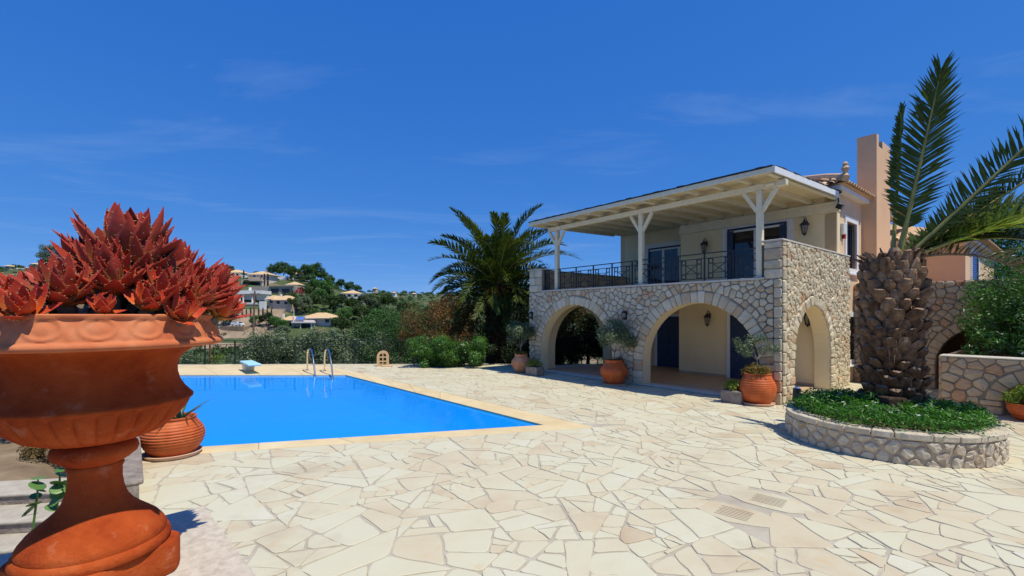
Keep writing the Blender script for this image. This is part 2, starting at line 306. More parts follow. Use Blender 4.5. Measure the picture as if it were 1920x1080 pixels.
def terrain_mat():
    m, n, l, p = nodes_of('terrain_ground')
    gm = n.new('ShaderNodeNewGeometry')
    def nzn(s, d=8, r=.62):
        q = n.new('ShaderNodeTexNoise'); q.inputs['Scale'].default_value = s; q.inputs['Detail'].default_value = d; q.inputs['Roughness'].default_value = r; l.new(gm.outputs['Position'], q.inputs['Vector']); return q
    a, b = nzn(.05), nzn(1.6)
    def ramp(src, stops):
        c = n.new('ShaderNodeValToRGB'); e = c.color_ramp.elements; e[0].position = stops[0][0]; e[0].color = c4(stops[0][1]); e[1].position = stops[-1][0]; e[1].color = c4(stops[-1][1])
        for pos, cc in stops[1:-1]: q = e.new(pos); q.color = c4(cc)
        l.new(src, c.inputs['Fac']); return c
    green = ramp(b.outputs['Fac'], [(.3, (.025,.05,.012)), (.5, (.055,.085,.022)), (.7, (.11,.13,.045))])
    tan = ramp(b.outputs['Fac'], [(.3, (.15,.10,.055)), (.55, (.24,.17,.10)), (.7, (.31,.235,.15))])
    mr = n.new('ShaderNodeMapRange'); mr.inputs['From Min'].default_value = .57; mr.inputs['From Max'].default_value = .65; l.new(a.outputs['Fac'], mr.inputs['Value'])
    # the terraced garden next to the patio is bare earth
    sx = n.new('ShaderNodeSeparateXYZ'); l.new(gm.outputs['Position'], sx.inputs[0])
    gr = n.new('ShaderNodeMapRange'); gr.inputs['From Min'].default_value = 17; gr.inputs['From Max'].default_value = 13; l.new(sx.outputs['Y'], gr.inputs['Value'])
    mxm = n.new('ShaderNodeMath'); mxm.operation = 'MAXIMUM'; l.new(mr.outputs[0], mxm.inputs[0]); l.new(gr.outputs[0], mxm.inputs[1])
    x = n.new('ShaderNodeMix'); x.data_type = 'RGBA'; l.new(mxm.outputs[0], x.inputs['Factor']); l.new(green.outputs[0], x.inputs['A']); l.new(tan.outputs[0], x.inputs['B'])
    l.new(x.outputs['Result'], p.inputs['Base Color']); p.inputs['Roughness'].default_value = .95
    bp = n.new('ShaderNodeBump'); bp.inputs['Strength'].default_value = .6; bp.inputs['Distance'].default_value = .08; l.new(b.outputs['Fac'], bp.inputs['Height']); l.new(bp.outputs[0], p.inputs['Normal'])
    return m
M['terrain'] = terrain_mat()
def aloe_mat():
    m, n, l, p = nodes_of('aloe_flesh')
    at_ = n.new('ShaderNodeAttribute'); at_.attribute_name = 'tint'
    oi = n.new('ShaderNodeObjectInfo'); tcn = n.new('ShaderNodeTexCoord')
    nzt = n.new('ShaderNodeTexNoise'); nzt.inputs['Scale'].default_value = 9; nzt.inputs['Detail'].default_value = 6; l.new(tcn.outputs['Object'], nzt.inputs['Vector'])
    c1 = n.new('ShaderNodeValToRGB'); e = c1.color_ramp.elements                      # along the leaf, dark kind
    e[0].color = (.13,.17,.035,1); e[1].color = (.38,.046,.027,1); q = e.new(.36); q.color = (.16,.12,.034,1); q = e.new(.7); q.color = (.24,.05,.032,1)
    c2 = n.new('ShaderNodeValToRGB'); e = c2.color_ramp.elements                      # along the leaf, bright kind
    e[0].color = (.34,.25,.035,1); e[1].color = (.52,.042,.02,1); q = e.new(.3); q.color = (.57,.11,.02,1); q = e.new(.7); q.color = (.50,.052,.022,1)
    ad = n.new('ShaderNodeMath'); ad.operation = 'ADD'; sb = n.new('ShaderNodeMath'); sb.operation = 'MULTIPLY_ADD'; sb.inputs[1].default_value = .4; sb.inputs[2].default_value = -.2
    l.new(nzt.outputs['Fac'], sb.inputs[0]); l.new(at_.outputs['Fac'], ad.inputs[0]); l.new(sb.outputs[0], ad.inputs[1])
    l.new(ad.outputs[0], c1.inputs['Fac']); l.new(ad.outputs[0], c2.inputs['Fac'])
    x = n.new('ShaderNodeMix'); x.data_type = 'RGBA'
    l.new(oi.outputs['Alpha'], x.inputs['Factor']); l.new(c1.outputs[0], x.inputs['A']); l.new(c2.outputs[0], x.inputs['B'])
    l.new(x.outputs['Result'], p.inputs['Base Color']); p.inputs['Roughness'].default_value = .5; p.inputs['Specular IOR Level'].default_value = .25
    p.inputs['Subsurface Weight'].default_value = 0.0
    bp = n.new('ShaderNodeBump'); bp.inputs['Strength'].default_value = .15; bp.inputs['Distance'].default_value = .01; l.new(nzt.outputs['Fac'], bp.inputs['Height']); l.new(bp.outputs[0], p.inputs['Normal'])
    return m
M['aloe'] = aloe_mat()

# ------------------------------------------------------------------ stones cut from a plane
def clip(poly, nx, ny, d):
    out = []; n = len(poly)
    for i in range(n):
        p = poly[i]; q = poly[(i+1) % n]
        a = nx*p[0] + ny*p[1] - d; b = nx*q[0] + ny*q[1] - d
        if a <= 0: out.append(p)
        if a * b < 0:
            t = a / (a - b); out.append((p[0] + t*(q[0]-p[0]), p[1] + t*(q[1]-p[1])))
    return out
def area(poly): return 0.5 * sum(p[0]*q[1] - q[0]*p[1] for p, q in zip(poly, poly[1:] + poly[:1]))
def centroid(poly):
    return (sum(p[0] for p in poly) / len(poly), sum(p[1] for p in poly) / len(poly))
def voronoi(pts, keep, joint, reach, bounds=None, nn=22):
    kd = kdtree.KDTree(len(pts))
    for i, p in enumerate(pts): kd.insert((p[0], p[1], 0), i)
    kd.balance(); res = []
    for i, p in enumerate(pts):
        if keep is not None and not keep[i]: continue
        poly = [(p[0]-reach, p[1]-reach), (p[0]+reach, p[1]-reach), (p[0]+reach, p[1]+reach), (p[0]-reach, p[1]+reach)]
        for co, j, dist in kd.find_n((p[0], p[1], 0), nn):
            if j == i or dist < 1e-6: continue
            nx, ny = (co[0]-p[0])/dist, (co[1]-p[1])/dist
            jj = joint() if callable(joint) else joint
            poly = clip(poly, nx, ny, nx*p[0] + ny*p[1] + dist/2 - jj/2)
            if len(poly) < 3: break
        if bounds and len(poly) >= 3:
            for b in bounds(p):
                poly = clip(poly, *b)
                if len(poly) < 3: break
        if len(poly) >= 3 and abs(area(poly)) > 0.0012: res.append((i, poly))
    return res
def soften(poly, k=0.22, mx=0.05, r=None):
    """drop tiny edges and cut the corners"""
    out = []
    for p in poly:
        if not out or math.hypot(p[0]-out[-1][0], p[1]-out[-1][1]) > 0.018: out.append(p)
    if len(out) > 3 and math.hypot(out[0][0]-out[-1][0], out[0][1]-out[-1][1]) <= 0.018: out.pop()
    res = []; n = len(out)
    for i in range(n):
        a, p, b = out[i-1], out[i], out[(i+1) % n]
        for q in (a, b):
            dd = math.hypot(q[0]-p[0], q[1]-p[1]) + 1e-9; t = min(k, mx/dd)
            if r: t *= r.uniform(.5, 1.2)
            res.append((p[0] + (q[0]-p[0])*t, p[1] + (q[1]-p[1])*t))
    return res
def rough_edges(poly, r, k=.012):
    out = []
    for p, q in zip(poly, poly[1:] + poly[:1]):
        out.append(p); l_ = math.hypot(q[0]-p[0], q[1]-p[1])
        if l_ > .12:
            for t in ((.5,) if l_ < .3 else (.33, .67)):
                d = r.uniform(-k, k); out.append((p[0]+(q[0]-p[0])*t - (q[1]-p[1])/l_*d, p[1]+(q[1]-p[1])*t + (q[0]-p[0])/l_*d))
    return out
def stone_geo(poly, base, h1, h2, r, inset=0.82, bulge=0.0, tilt=0.0):
    """list of (u, v, w) points and faces for one stone on a plane, w = height above the plane"""
    n = len(poly); cx, cy = centroid(poly); tx, ty = r.uniform(-tilt, tilt), r.uniform(-tilt, tilt)
    V = [(x, y, base) for x, y in poly]
    V += [(x, y, h1 + tx*(x-cx) + ty*(y-cy) + r.uniform(-.4, .4)*bulge) for x, y in poly]
    V += [(cx+(x-cx)*inset, cy+(y-cy)*inset, h2 + tx*(x-cx) + ty*(y-cy) + r.uniform(-1, 1)*bulge) for x, y in poly]
    Fs = []
    for a in (0, n):
        for i in range(n):
            j = (i+1) % n; Fs.append((a+i, a+j, a+n+j, a+n+i))
    if bulge:
        V.append((cx + r.uniform(-.1, .1)*.2, cy, h2 + bulge*r.uniform(.2, 1.2))); c = 3*n
        Fs += [(2*n+i, 2*n+(i+1) % n, c) for i in range(n)]
    else: Fs.append(tuple(range(2*n, 3*n)))
    return V, Fs
def emit_stones(items, parent, mapf, material, name, limit, weight, smooth=False, stuffname=None):
    """items: list of (V, F, tint); the heaviest `limit` become parts, the rest one joined part"""
    order = sorted(range(len(items)), key=lambda i: -weight(items[i]))
    rest = MB(); cnt = 0
    for rank, i in enumerate(order):
        V, Fs, tv = items[i]; W = [mapf(*p) for p in V]
        if rank < limit:
            c = np.mean(np.array(W), axis=0); mb = MB(); mb.tv = tv
            mb.add([(p[0]-c[0], p[1]-c[1], p[2]-c[2]) for p in W], Fs); mb.build(name, material, parent, smooth=smooth, loc=tuple(c), angle=50)
        else: rest.tv = tv; rest.add(W, Fs); cnt += 1
    if cnt:
        o = rest.build(stuffname or name, material, parent, smooth=smooth, angle=50); o['kind'] = 'stuff'
    return

# ------------------------------------------------------------------ the setting: terrain
def interp(x, tab):
    xs = [t[0] for t in tab]; ys = [t[1] for t in tab]; return float(np.interp(x, xs, ys))
NEAR_RIDGE = [(-600,505),(-100,505),(0,508),(60,505),(130,512),(250,516),(400,514),(480,517),(560,520),(610,527),(660,548),(720,566),(800,576),(1000,581),(2600,585)]
FAR_RIDGE = [(-600,640),(450,630),(540,575),(620,553),(700,550),(800,552),(900,555),(1200,558),(2600,560)]
def sm(t): t = max(0, min(1, t)); return t*t*(3-2*t)
def tz(x, y):
    """height of the land at x, y"""
    if y < 16:
        dl = -(x + 6.15)*.773 - (y - 6.88)*.634      # how far left of the paved yard
        base = -1.15 + .62*sm((dl-.3)/.8)*sm((16-y)/4)
    else: base = float(np.interp(y, [16, 22, 30, 60, 105, 150], [-1.15, -1.5, -3.0, -8.0, -9.0, -5.5]))
    z = base
    if y > 100:
        px = 960 + F * x / y
        zr = EYE + (HY - interp(px, NEAR_RIDGE)) / F * 232
        if y <= 232: z = base + (zr - base) * (sm((y-120)/112)*.4 + .6*max(0, (y-140)/92)) if y > 120 else base
        else: z = zr - (y-232)*.10
        zf = EYE + (HY - interp(px, FAR_RIDGE)) / F * 700
        if y > 260: z = max(z, -10 + (zf + 10) * sm((y-260)/440)) if y <= 700 else zf - (y-700)*.05
    z += .35*noise.noise((x*.12, y*.12, 0)) * min(1, max(0, (y-14)/20)) + 2.2*noise.noise((x*.02, y*.02, 3)) * min(1, max(0, (y-60)/100))
    return z
def build_terrain():
    rs = np.concatenate([np.arange(-2.6, 2.61, .035)]); ds = np.concatenate([[-6, -2, 1.5], np.geomspace(3, 1100, 105)])
    V = []; nx = len(rs)
    for d in ds:
        for r in rs:
            x = r * max(d, 8.0) if d < 8 else r * d
            V.append((x, d, tz(x, d)))
    Fc = [(j*nx+i, j*nx+i+1, (j+1)*nx+i+1, (j+1)*nx+i) for j in range(len(ds)-1) for i in range(nx-1)]
    o = link('ground', np_mesh('ground', V, Fc, M['terrain'], smooth=True)); tag(o, kind='structure')
build_terrain()

# ------------------------------------------------------------------ villa frame: local x = -a (towards the end wall side), y = b (into the house)
VC = Vector((6.61, 11.38, 0)); VANG = -math.atan2(.773, .634)
U = Vector((-.634, .773, 0)); Vv = Vector((.773, .634, 0))
def W(a, b, z=0): return VC + U*a + Vv*b + Vector((0, 0, z))

# ------------------------------------------------------------------ pool, coping and paving
P_NR, P_FR, P_FL, P_NL = Vector((.64, 9.31, 0)), Vector((-6.13, 17.13, 0)), Vector((-14.0, 17.13, 0)), Vector((-5.6, 7.66, 0))
def offset_poly(poly, ds):
    """poly counter-clockwise, each edge i (i -> i+1) moved outwards by ds[i]"""
    n = len(poly); L = []
    for i in range(n):
        p, q = poly[i], poly[(i+1) % n]; d = (q-p).normalized(); nrm = Vector((d.y, -d.x, 0)); L.append((p + nrm*ds[i], d))
    out = []
    for i in range(n):
        (p, d), (q, e) = L[i-1], L[i]
        det = d.x*(-e.y) - d.y*(-e.x); t = ((q.x-p.x)*(-e.y) - (q.y-p.y)*(-e.x)) / det
        out.append(p + d*t)
    return out
POOL = [P_NR, P_FR, P_FL, P_NL]                       # counter-clockwise
COPE = offset_poly(POOL, [.62, 3.35, .28, .42])        # right, far deck, left, near
WATER_Z = -.04
def pool():
    mb = MB(); wi = [(p.x, p.y, -.0) for p in POOL]; n = 4
    inn = offset_poly(POOL, [.02]*4)
    top = [(p.x, p.y, -.03) for p in inn]; bot = [(p.x, p.y, -.42) for p in offset_poly(POOL, [-1.1, -1.1, -.6, -.9])]
    mb.add(top+bot, [(0,1,5,4),(1,2,6,5),(2,3,7,6),(3,0,4,7),(4,5,6,7)])
    o = mb.build('pool_basin', M['basin'], fix=False); tag(o, kind='structure')
    ww = offset_poly(POOL, [.015]*4)
    o = MB().add([(p.x, p.y, WATER_Z) for p in ww], [(0,1,2,3)]).build('pool_water', M['water'], fix=False); tag(o, kind='structure')
    # coping: bed and slabs
    bed = MB()
    for i in range(4):
        a, b, c, d = POOL[i], POOL[(i+1) % 4], COPE[(i+1) % 4], COPE[i]
        q = offset_poly(POOL, [.03]*4); a, b = q[i], q[(i+1) % 4]
        vs = [(p.x, p.y, z) for z in (-.4, -.012) for p in (a, b, c, d)]
        bed.add(vs, [(0,1,2,3),(4,5,6,7),(0,1,5,4),(1,2,6,5),(2,3,7,6),(3,0,4,7)])
    bo = bed.build('pool_coping', M['joint']); tag(bo, kind='structure')
    r = random.Random(3); lens = [1.25, 1.6, 1.4, 1.3]
    for i in range(4):
        a, b, c, d = POOL[i], POOL[(i+1) % 4], COPE[(i+1) % 4], COPE[i]
        n = max(2, round((b-a).length / lens[i])); rows = [0, .22, .6, 1.0] if i == 1 else [0, 1.0]
        for k in range(n):
            for j in range(len(rows)-1):
                def P(s, t): return a.lerp(b, s).lerp(d.lerp(c, s), t)
                e = .0035/((b-a).length); g = .0035/((c-b).length)
                qs = [P(k/n+e, rows[j]+(g if j else 0)), P((k+1)/n-e, rows[j]+(g if j else 0)), P((k+1)/n-e, rows[j+1]-g), P(k/n+e, rows[j+1]-g)]
                m = MB(); m.tv = r.random(); ce = sum(qs, Vector())/4
                m.prism([(q.x-ce.x, q.y-ce.y) for q in qs], -.055, .008 + r.uniform(-.001, .001))
                bevel(m.build('coping_slab', M['coping'], bo, loc=(ce.x, ce.y, 0)), .012, 2)
pool()

# outline of the paved yard
YL = Vector((-6.15, 6.88, 0))
YARD = [YL + U*(-7.0), Vector((14, 1.2, 0)), Vector((19, 9, 0)), Vector((16, 16, 0)), Vector((3, 21.15, 0)), Vector((-17.6, 20.85, 0))]
def paving():
    mb = MB(); pts = [(p.x, p.y) for p in YARD]; n = len(pts)
    # top with a hole for the pool coping: bridge strips round COPE
    inn = offset_poly(COPE, [-.05]*4)
    # build as: polygons from outer edge to nearest coping corner, plus sides
    bm = bmesh.new(); vo = [bm.verts.new((x, y, -.004)) for x, y in pts]; vi = [bm.verts.new((p.x, p.y, -.004)) for p in inn]
    ed = [bm.edges.new((vo[i], vo[(i+1) % n])) for i in range(n)] + [bm.edges.new((vi[i], vi[(i+1) % 4])) for i in range(4)]
    bmesh.ops.triangle_fill(bm, edges=ed, use_beauty=True)
    vb = [bm.verts.new((x, y, -1.6)) for x, y in pts]
    for i in range(n): bm.faces.new((vo[i], vb[i], vb[(i+1) % n], vo[(i+1) % n]))
    bmesh.ops.recalc_face_normals(bm, faces=bm.faces)
    me = bpy.data.meshes.new('paving'); bm.to_mesh(me); bm.free(); me.materials.append(M['joint'])
    o = link('paving', me); tag(o, kind='structure')
    # flagstones
    r = random.Random(21); pts2 = []
    def inside(poly, x, y):
        return all((poly[(i+1) % len(poly)].x-p.x)*(y-p.y) - (poly[(i+1) % len(poly)].y-p.y)*(x-p.x) > 0 for i, p in enumerate(poly))
    edges = []
    for i in range(4):
        p, q = COPE[i], COPE[(i+1) % 4]; d = (q-p).normalized(); edges.append((d.y, -d.x, d.y*p.x - d.x*p.y))   # outward normal
    ye = []
    for i in range(n):
        p, q = YARD[i], YARD[(i+1) % n]; d = (q-p).normalized(); ye.append((d.y, -d.x, d.y*p.x - d.x*p.y))
    def bounds(p):
        out = list(ye)
        e = max(edges, key=lambda e: e[0]*p[0] + e[1]*p[1] - e[2]); out.append((-e[0], -e[1], -e[2] - .012))
        return out
    kd_pts = []; cell = {}
    tries = 0
    while tries < 60000:
        tries += 1
        y = 1.2 + (r.random()**1.0)*22; x = r.uniform(-10, 17)
        if max(e[0]*x + e[1]*y - e[2] for e in ye) > -.08: continue
        if max(e[0]*x + e[1]*y - e[2] for e in edges) < .10: continue
        a, b = (Vector((x, y, 0)) - VC).dot(U), (Vector((x, y, 0)) - VC).dot(Vv)
        if b > .5 and -.3 < a < 9.5: continue
        md = r.uniform(1.0, 1.6)
        if y > 13: md *= 1.15
        gx, gy = int(x/1.7), int(y/1.7); ok = True
        for i in (-1, 0, 1):
            for j in (-1, 0, 1):
                for (qx, qy) in cell.get((gx+i, gy+j), ()):
                    if (qx-x)**2 + ((qy-y)*1.25)**2 < md*md: ok = False; break
                if not ok: break
            if not ok: break
        if not ok: continue
        cell.setdefault((gx, gy), []).append((x, y)); kd_pts.append((x, y))
    cells = voronoi(kd_pts, None, 0.0, 3.0, bounds, 20)
    # warm patches sit in the paving as laid: runs of pink or ochre slabs
    items = []; split = []
    def crack(poly, lim):
        A = abs(area(poly))
        if len(poly) < 3 or A < .006: return
        if A <= lim: split.append(poly); return
        P = np.array(poly); c = P.mean(axis=0); ev, evec = np.linalg.eigh(np.cov((P-c).T))
        an = math.atan2(evec[1, 1], evec[0, 1]) + r.gauss(0, .38); nx, ny = math.cos(an), math.sin(an)
        d0 = nx*c[0] + ny*c[1] + r.gauss(0, .16)*math.sqrt(max(ev[1], 1e-4))*1.6
        for q in (clip(poly, nx, ny, d0), clip(poly, -nx, -ny, -d0)):
            if len(q) >= 3: crack(q, r.choice((.04, .06, .09, .13, .18, .26, .34)))
    for i, poly in cells: crack(poly, r.choice((.1, .2, .3)))
    def shrink(poly):
        if area(poly) < 0: poly = poly[::-1]
        out = poly
        for p, q in zip(poly, poly[1:] + poly[:1]):
            l_ = math.hypot(q[0]-p[0], q[1]-p[1])
            if l_ < 1e-4: continue
            nx, ny = (q[1]-p[1])/l_, -(q[0]-p[0])/l_; g = r.choice((.003, .005, .008, .012, .02))
            out = clip(out, nx, ny, nx*p[0] + ny*p[1] - g)
            if len(out) < 3: return []
        return out
    split = [shrink(q) for q in split]
    dr = (gnd(1376, 963), gnd(1440, 940))
    for poly in split:
        if len(poly) < 3 or abs(area(poly)) < .004: continue
        cx, cy = centroid(poly)
        if any(math.hypot(cx-q.x, cy-q.y) < .36 for q in dr): continue
        pl = soften(poly, .14, .04, r)
        if cy < 10: pl = rough_edges(pl, r)
        h = r.uniform(-.0015, .003)
        V, Fs = stone_geo(pl, -.03, h+.001, h+.005, r, .96, 0, .004)
        tn = r.gauss(.69, .19) + .28*noise.noise((cx*.45, cy*.45, 9)) - (.3 if r.random() < .12 else 0)
        items.append((V, Fs, max(.05, min(1, tn))))
    def wt(it):
        P = np.array(it[0]); c = P.mean(axis=0); a = (P[:, 0].max()-P[:, 0].min())*(P[:, 1].max()-P[:, 1].min())
        pxx = 960 + F*c[0]/max(c[1], .3); pyy = HY + F*EYE/max(c[1], .3)
        return a / max(c[1], .5)**3 if (-30 < pxx < 1950 and pyy < 1110) else 0
    emit_stones(items, o, lambda u, v, w: (u, v, w), M['flag'], 'flagstone', 300, wt)
    return o
PAV = paving()

def grate(loc, rz, rx, ry, seed, tv):
    t = empty('drain_slab', loc, rz); r = random.Random(seed); n = 12
    poly = [(rx*math.cos(2*math.pi*k/n)*r.uniform(.88, 1.08), ry*math.sin(2*math.pi*k/n)*r.uniform(.88, 1.08)) for k in range(n)]
    m = MB(); m.tv = tv; m.prism(poly, -.02, .006); bevel(m.build('slab', M['flag'], t), .004)
    for k in range(7):
        y = (k-3)*.042; MB().box(-.17+(k % 2)*.012, .17, y-.004, y+.004, .0062, .0075).build('slot', M['soil'], t)
    return t
tag(grate(gnd(1376, 963), R(-42), .44, .25, 5, .34), 'ochre edged flagstone with cut drain slots, nearer of the two', 'drain')
tag(grate(gnd(1441, 939), R(-42), .46, .27, 6, .62), 'pale flagstone with cut drain slots, farther of the two', 'drain')

# ------------------------------------------------------------------ the villa
VILLA = empty('villa', VC, VANG, 'two storey villa with grey stone arcade, cream terrace walls and white timber veranda roof', 'house')
def L(a, b, z): return (-a, b, z)
def vbox(a0, a1, b0, b1, z0, z1): return MB().box(-a1, -a0, b0, b1, z0, z1)
ZC, ZP, FLO = 3.10, 4.03, .05                         # curb underside, parapet under its cap, ground floor

def arched_wall(length, ztop, th, arches, mapf, parent, z0=0.0, front=None, plaster=None, names=('mortar_bed', 'plaster_lining')):
    """wall on a plane (s along, z up, w into the wall); arches: (centre, radius, spring, bottom)"""
    fm, pm = MB(), MB(); N = 28
    spans = []; s = 0.0
    for c, r_, sp, bo in sorted(arches):
        spans.append(('pier', s, c-r_)); spans.append(('arch', c, r_, sp, bo)); s = c + r_
    spans.append(('pier', s, length))
    def q(mb, pts): mb.add([mapf(*p) for p in pts], [(0, 1, 2, 3)])
    for sp_ in spans:
        if sp_[0] == 'pier':
            _, s0, s1 = sp_
            q(fm, [(s0, z0, 0), (s1, z0, 0), (s1, ztop, 0), (s0, ztop, 0)]); q(pm, [(s0, z0, th), (s1, z0, th), (s1, ztop, th), (s0, ztop, th)])
        else:
            _, c, r_, spr, bo = sp_; pts = [(c - r_*math.cos(math.pi*k/N), spr + r_*math.sin(math.pi*k/N)) for k in range(N+1)]
            for (x0, y0), (x1, y1) in zip(pts, pts[1:]):
                q(fm, [(x0, y0, 0), (x1, y1, 0), (x1, ztop, 0), (x0, ztop, 0)]); q(pm, [(x0, y0, th), (x1, y1, th), (x1, ztop, th), (x0, ztop, th)])
                q(pm, [(x0, y0, 0), (x1, y1, 0), (x1, y1, th), (x0, y0, th)])
            for x in (c-r_, c+r_): q(pm, [(x, bo, 0), (x, spr, 0), (x, spr, th), (x, bo, th)])
    q(fm, [(0, z0, 0), (0, ztop, 0), (0, ztop, th), (0, z0, th)]); q(fm, [(length, z0, 0), (length, ztop, 0), (length, ztop, th), (length, z0, th)])
    q(fm, [(0, ztop, 0), (length, ztop, 0), (length, ztop, th), (0, ztop, th)])
    a = fm.build(names[0], front or M['mortar'], parent, fix=False); b = pm.build(names[1], plaster or M['cream'], parent, fix=False)
    return a, b

def wall_stones(length, ztop, arches, r, size=.24, ring=.30, quoins=(), zmin=0.0, joint=(.014, .024), proud=(.02, .045), extra=None, vj=.012, jamb=.30):
    """rubble with voussoir rings; returns (V, F, tint) in (s, z, height-out) coordinates"""
    items = []
    def blk(poly, rough=.010, tv=None, soft=.14):
        pl = soften(poly, soft, .045, r)
        if area(pl) < 0: pl = pl[::-1]
        h = r.uniform(*proud); V, Fs = stone_geo(pl, -.03, h*.45, h, r, .84, rough, .03)
        items.append((V, Fs, tv if tv is not None else (max(.0, min(1, r.gauss(.63, .17))) if r.random() > .13 else r.uniform(0, .25))))
    zones = []
    for c, r_, spr, bo in arches:
        ro = r_ + ring; n = max(9, round(math.pi*(r_+ring/2)/.215))
        ws = [r.uniform(.75, 1.3) for _ in range(n)]; tot = sum(ws); t = 0
        for w in ws:
            t0, t1 = math.pi*t/tot, math.pi*(t+w)/tot; t += w; e = vj/2/(r_+.1)
            rr = ro + r.uniform(-.03, .03)
            P = [(c-(r_)*math.cos(t0+e), spr+(r_)*math.sin(t0+e)), (c-(r_)*math.cos(t1-e), spr+(r_)*math.sin(t1-e)), (c-rr*math.cos(t1-e*.7), spr+rr*math.sin(t1-e*.7)), (c-rr*math.cos(t0+e*.7), spr+rr*math.sin(t0+e*.7))]
            blk(P)
        zones.append(('arc', c, ro + vj, spr))
        for sgn in (-1, 1):                              # jamb blocks below the springing
            z = bo
            while z < spr - .05:
                h = min(r.uniform(.17, .27), spr - z);
                if spr - z - h < .1: h = spr - z
                wd = jamb + r.uniform(-.05, .09); x0, x1 = sorted((c + sgn*r_, c + sgn*(r_+wd)))
                x0, x1 = max(x0, 0), min(x1, length)
                blk([(x0, z+vj/2), (x1, z+vj/2), (x1, z+h-vj/2), (x0, z+h-vj/2)])
                zones.append(('box', x0-.01, x1+.01, z, z+h)); z += h
            x0, x1 = sorted((c - sgn*0, c + sgn*r_)); 
        zones.append(('box', c-r_, c+r_, -9, spr)); 
    for (s0, s1, za, zb) in quoins:                      # stacks of squared corner blocks
        z = za; k = 0
        while z < zb - .03:
            h = min(r.uniform(.2, .31), zb - z)
            if zb - z - h < .12: h = zb - z
            cuts = [s0, s1]
            if s1 - s0 > .45 and r.random() < .8: cuts = [s0, s0 + (s1-s0)*r.uniform(.3, .7), s1]
            for x0, x1 in zip(cuts, cuts[1:]): blk([(x0+vj/2, z+vj/2), (x1-vj/2, z+vj/2), (x1-vj/2, z+h-vj/2), (x0+vj/2, z+h-vj/2)])
            z += h; k += 1
        zones.append(('box', s0, s1, za, zb))
    def dist(x, y):                                      # > 0 free
        d = 9
        for zn in zones:
            if zn[0] == 'arc':
                if y >= zn[3] - .02: d = min(d, math.hypot(x-zn[1], y-zn[3]) - zn[2])
            else:
                dx_ = max(zn[1]-x, x-zn[2]); dy_ = max(zn[3]-y, y-zn[4]); d = min(d, max(dx_, dy_) if max(dx_, dy_) < 0 else math.hypot(max(dx_, 0), max(dy_, 0)))
        return d
    pts, cellg = [], {}
    for _ in range(26000):
        x, y = r.uniform(0, length), r.uniform(zmin, ztop)
        if extra and not extra(x, y): continue
        if dist(x, y) < .045: continue
        md = size * r.choice((.55, .75, .9, 1.05, 1.2)); gx, gy = int(x/.4), int(y/.4); ok = True
        for i in (-1, 0, 1):
            for j in (-1, 0, 1):
                for (qx, qy) in cellg.get((gx+i, gy+j), ()):
                    if ((qx-x)*.85)**2 + ((qy-y)*1.1)**2 < md*md: ok = False; break
        if ok: cellg.setdefault((gx, gy), []).append((x, y)); pts.append((x, y))
    nreal = len(pts); allp = list(pts)
    for (x, y) in pts:                                   # mirror seeds in the zone borders so cells end there
        d = dist(x, y)
        if d < size*1.3:
            e = .004; gxn = dist(x+e, y)-dist(x-e, y); gyn = dist(x, y+e)-dist(x, y-e); l_ = math.hypot(gxn, gyn)
            if l_ > 1e-6: allp.append((x - gxn/l_*2*d, y - gyn/l_*2*d))
    def bounds(p): return [(-1, 0, -.006), (1, 0, length-.006), (0, -1, -zmin-.004), (0, 1, ztop-.006)]
    cells = voronoi(allp, [i < nreal for i in range(len(allp))], lambda: r.uniform(*joint), .55, bounds, 18)
    for i, poly in cells:
        good = []
        for (x, y) in poly:
            d = dist(x, y)
            if d < -.004:
                e = .004; gxn = dist(x+e, y)-dist(x-e, y); gyn = dist(x, y+e)-dist(x, y-e); l_ = math.hypot(gxn, gyn)
                if l_ > 1e-6: x, y = x + gxn/l_*(-d), y + gyn/l_*(-d)
            good.append((x, y))
        if abs(area(good)) < .002: continue
        blk(good, .012, None, .2)
    return items
def sarea(it):
    P = np.array(it[0]); return (P[:, 0].max()-P[:, 0].min())*(P[:, 1].max()-P[:, 1].min())

LEN = 9.31; ENDL = 5.17
fr_arch = [(2.26, 1.75, .80, FLO), (6.93, 1.75, .82, FLO)]
en_arch = [(2.12, 1.38, 1.08, 0.0)]
fmap = lambda s, z, w: L(s, w, z)
emap = lambda s, z, w: (-w, s, z)
fw, fp = arched_wall(LEN, ZC, .42, fr_arch, fmap, VILLA, names=('arcade_wall', 'arcade_lining'))
ew, ep = arched_wall(ENDL, ZC, .42, en_arch, emap, VILLA, names=('end_wall', 'end_lining'))
par = MB(); par.box(-.42, 0, 0, ENDL, ZC, ZP); par.box(-.42-.0, -.42+.001, .0, .001, ZC, ZP); par.build('parapet', M['mortar'], VILLA)
vbox(.42, .421, .42, 4.38, ZC, ZP).build('parapet_lining', M['cream'], VILLA)
r = random.Random(31)
def fwt(it): c = np.array(it[0]).mean(axis=0); d = 11.38 + .773*c[0]; return sarea(it)/d**2
front_items = wall_stones(LEN, ZC, fr_arch, r, .25, .33, quoins=((0, .19, 0, ZC),))
front_items += [(V, Fs, t) for V, Fs, t in wall_stones(.42, ZP-ZC, [], r, .25, quoins=((0, .42, 0, ZP-ZC),))] if False else []
emit_stones(front_items, fw, lambda s, z, w: L(s, -w, z), M['wallstone'], 'stone', 170, fwt)
pil = wall_stones(.42, ZP, [], r, .3, quoins=((0, .42, ZC+.01, ZP),), zmin=ZP)
emit_stones(pil, fw, lambda s, z, w: L(s, -w, z), M['wallstone'], 'stone', 20, fwt)
end_items = wall_stones(ENDL, ZP, en_arch, r, .215, .28, quoins=((0, .21, 0, ZP),), joint=(.010, .02), proud=(.025, .055))
emit_stones(end_items, ew, lambda s, z, w: (w, s, z), M['wallstone'], 'stone', 150, lambda it: sarea(it))
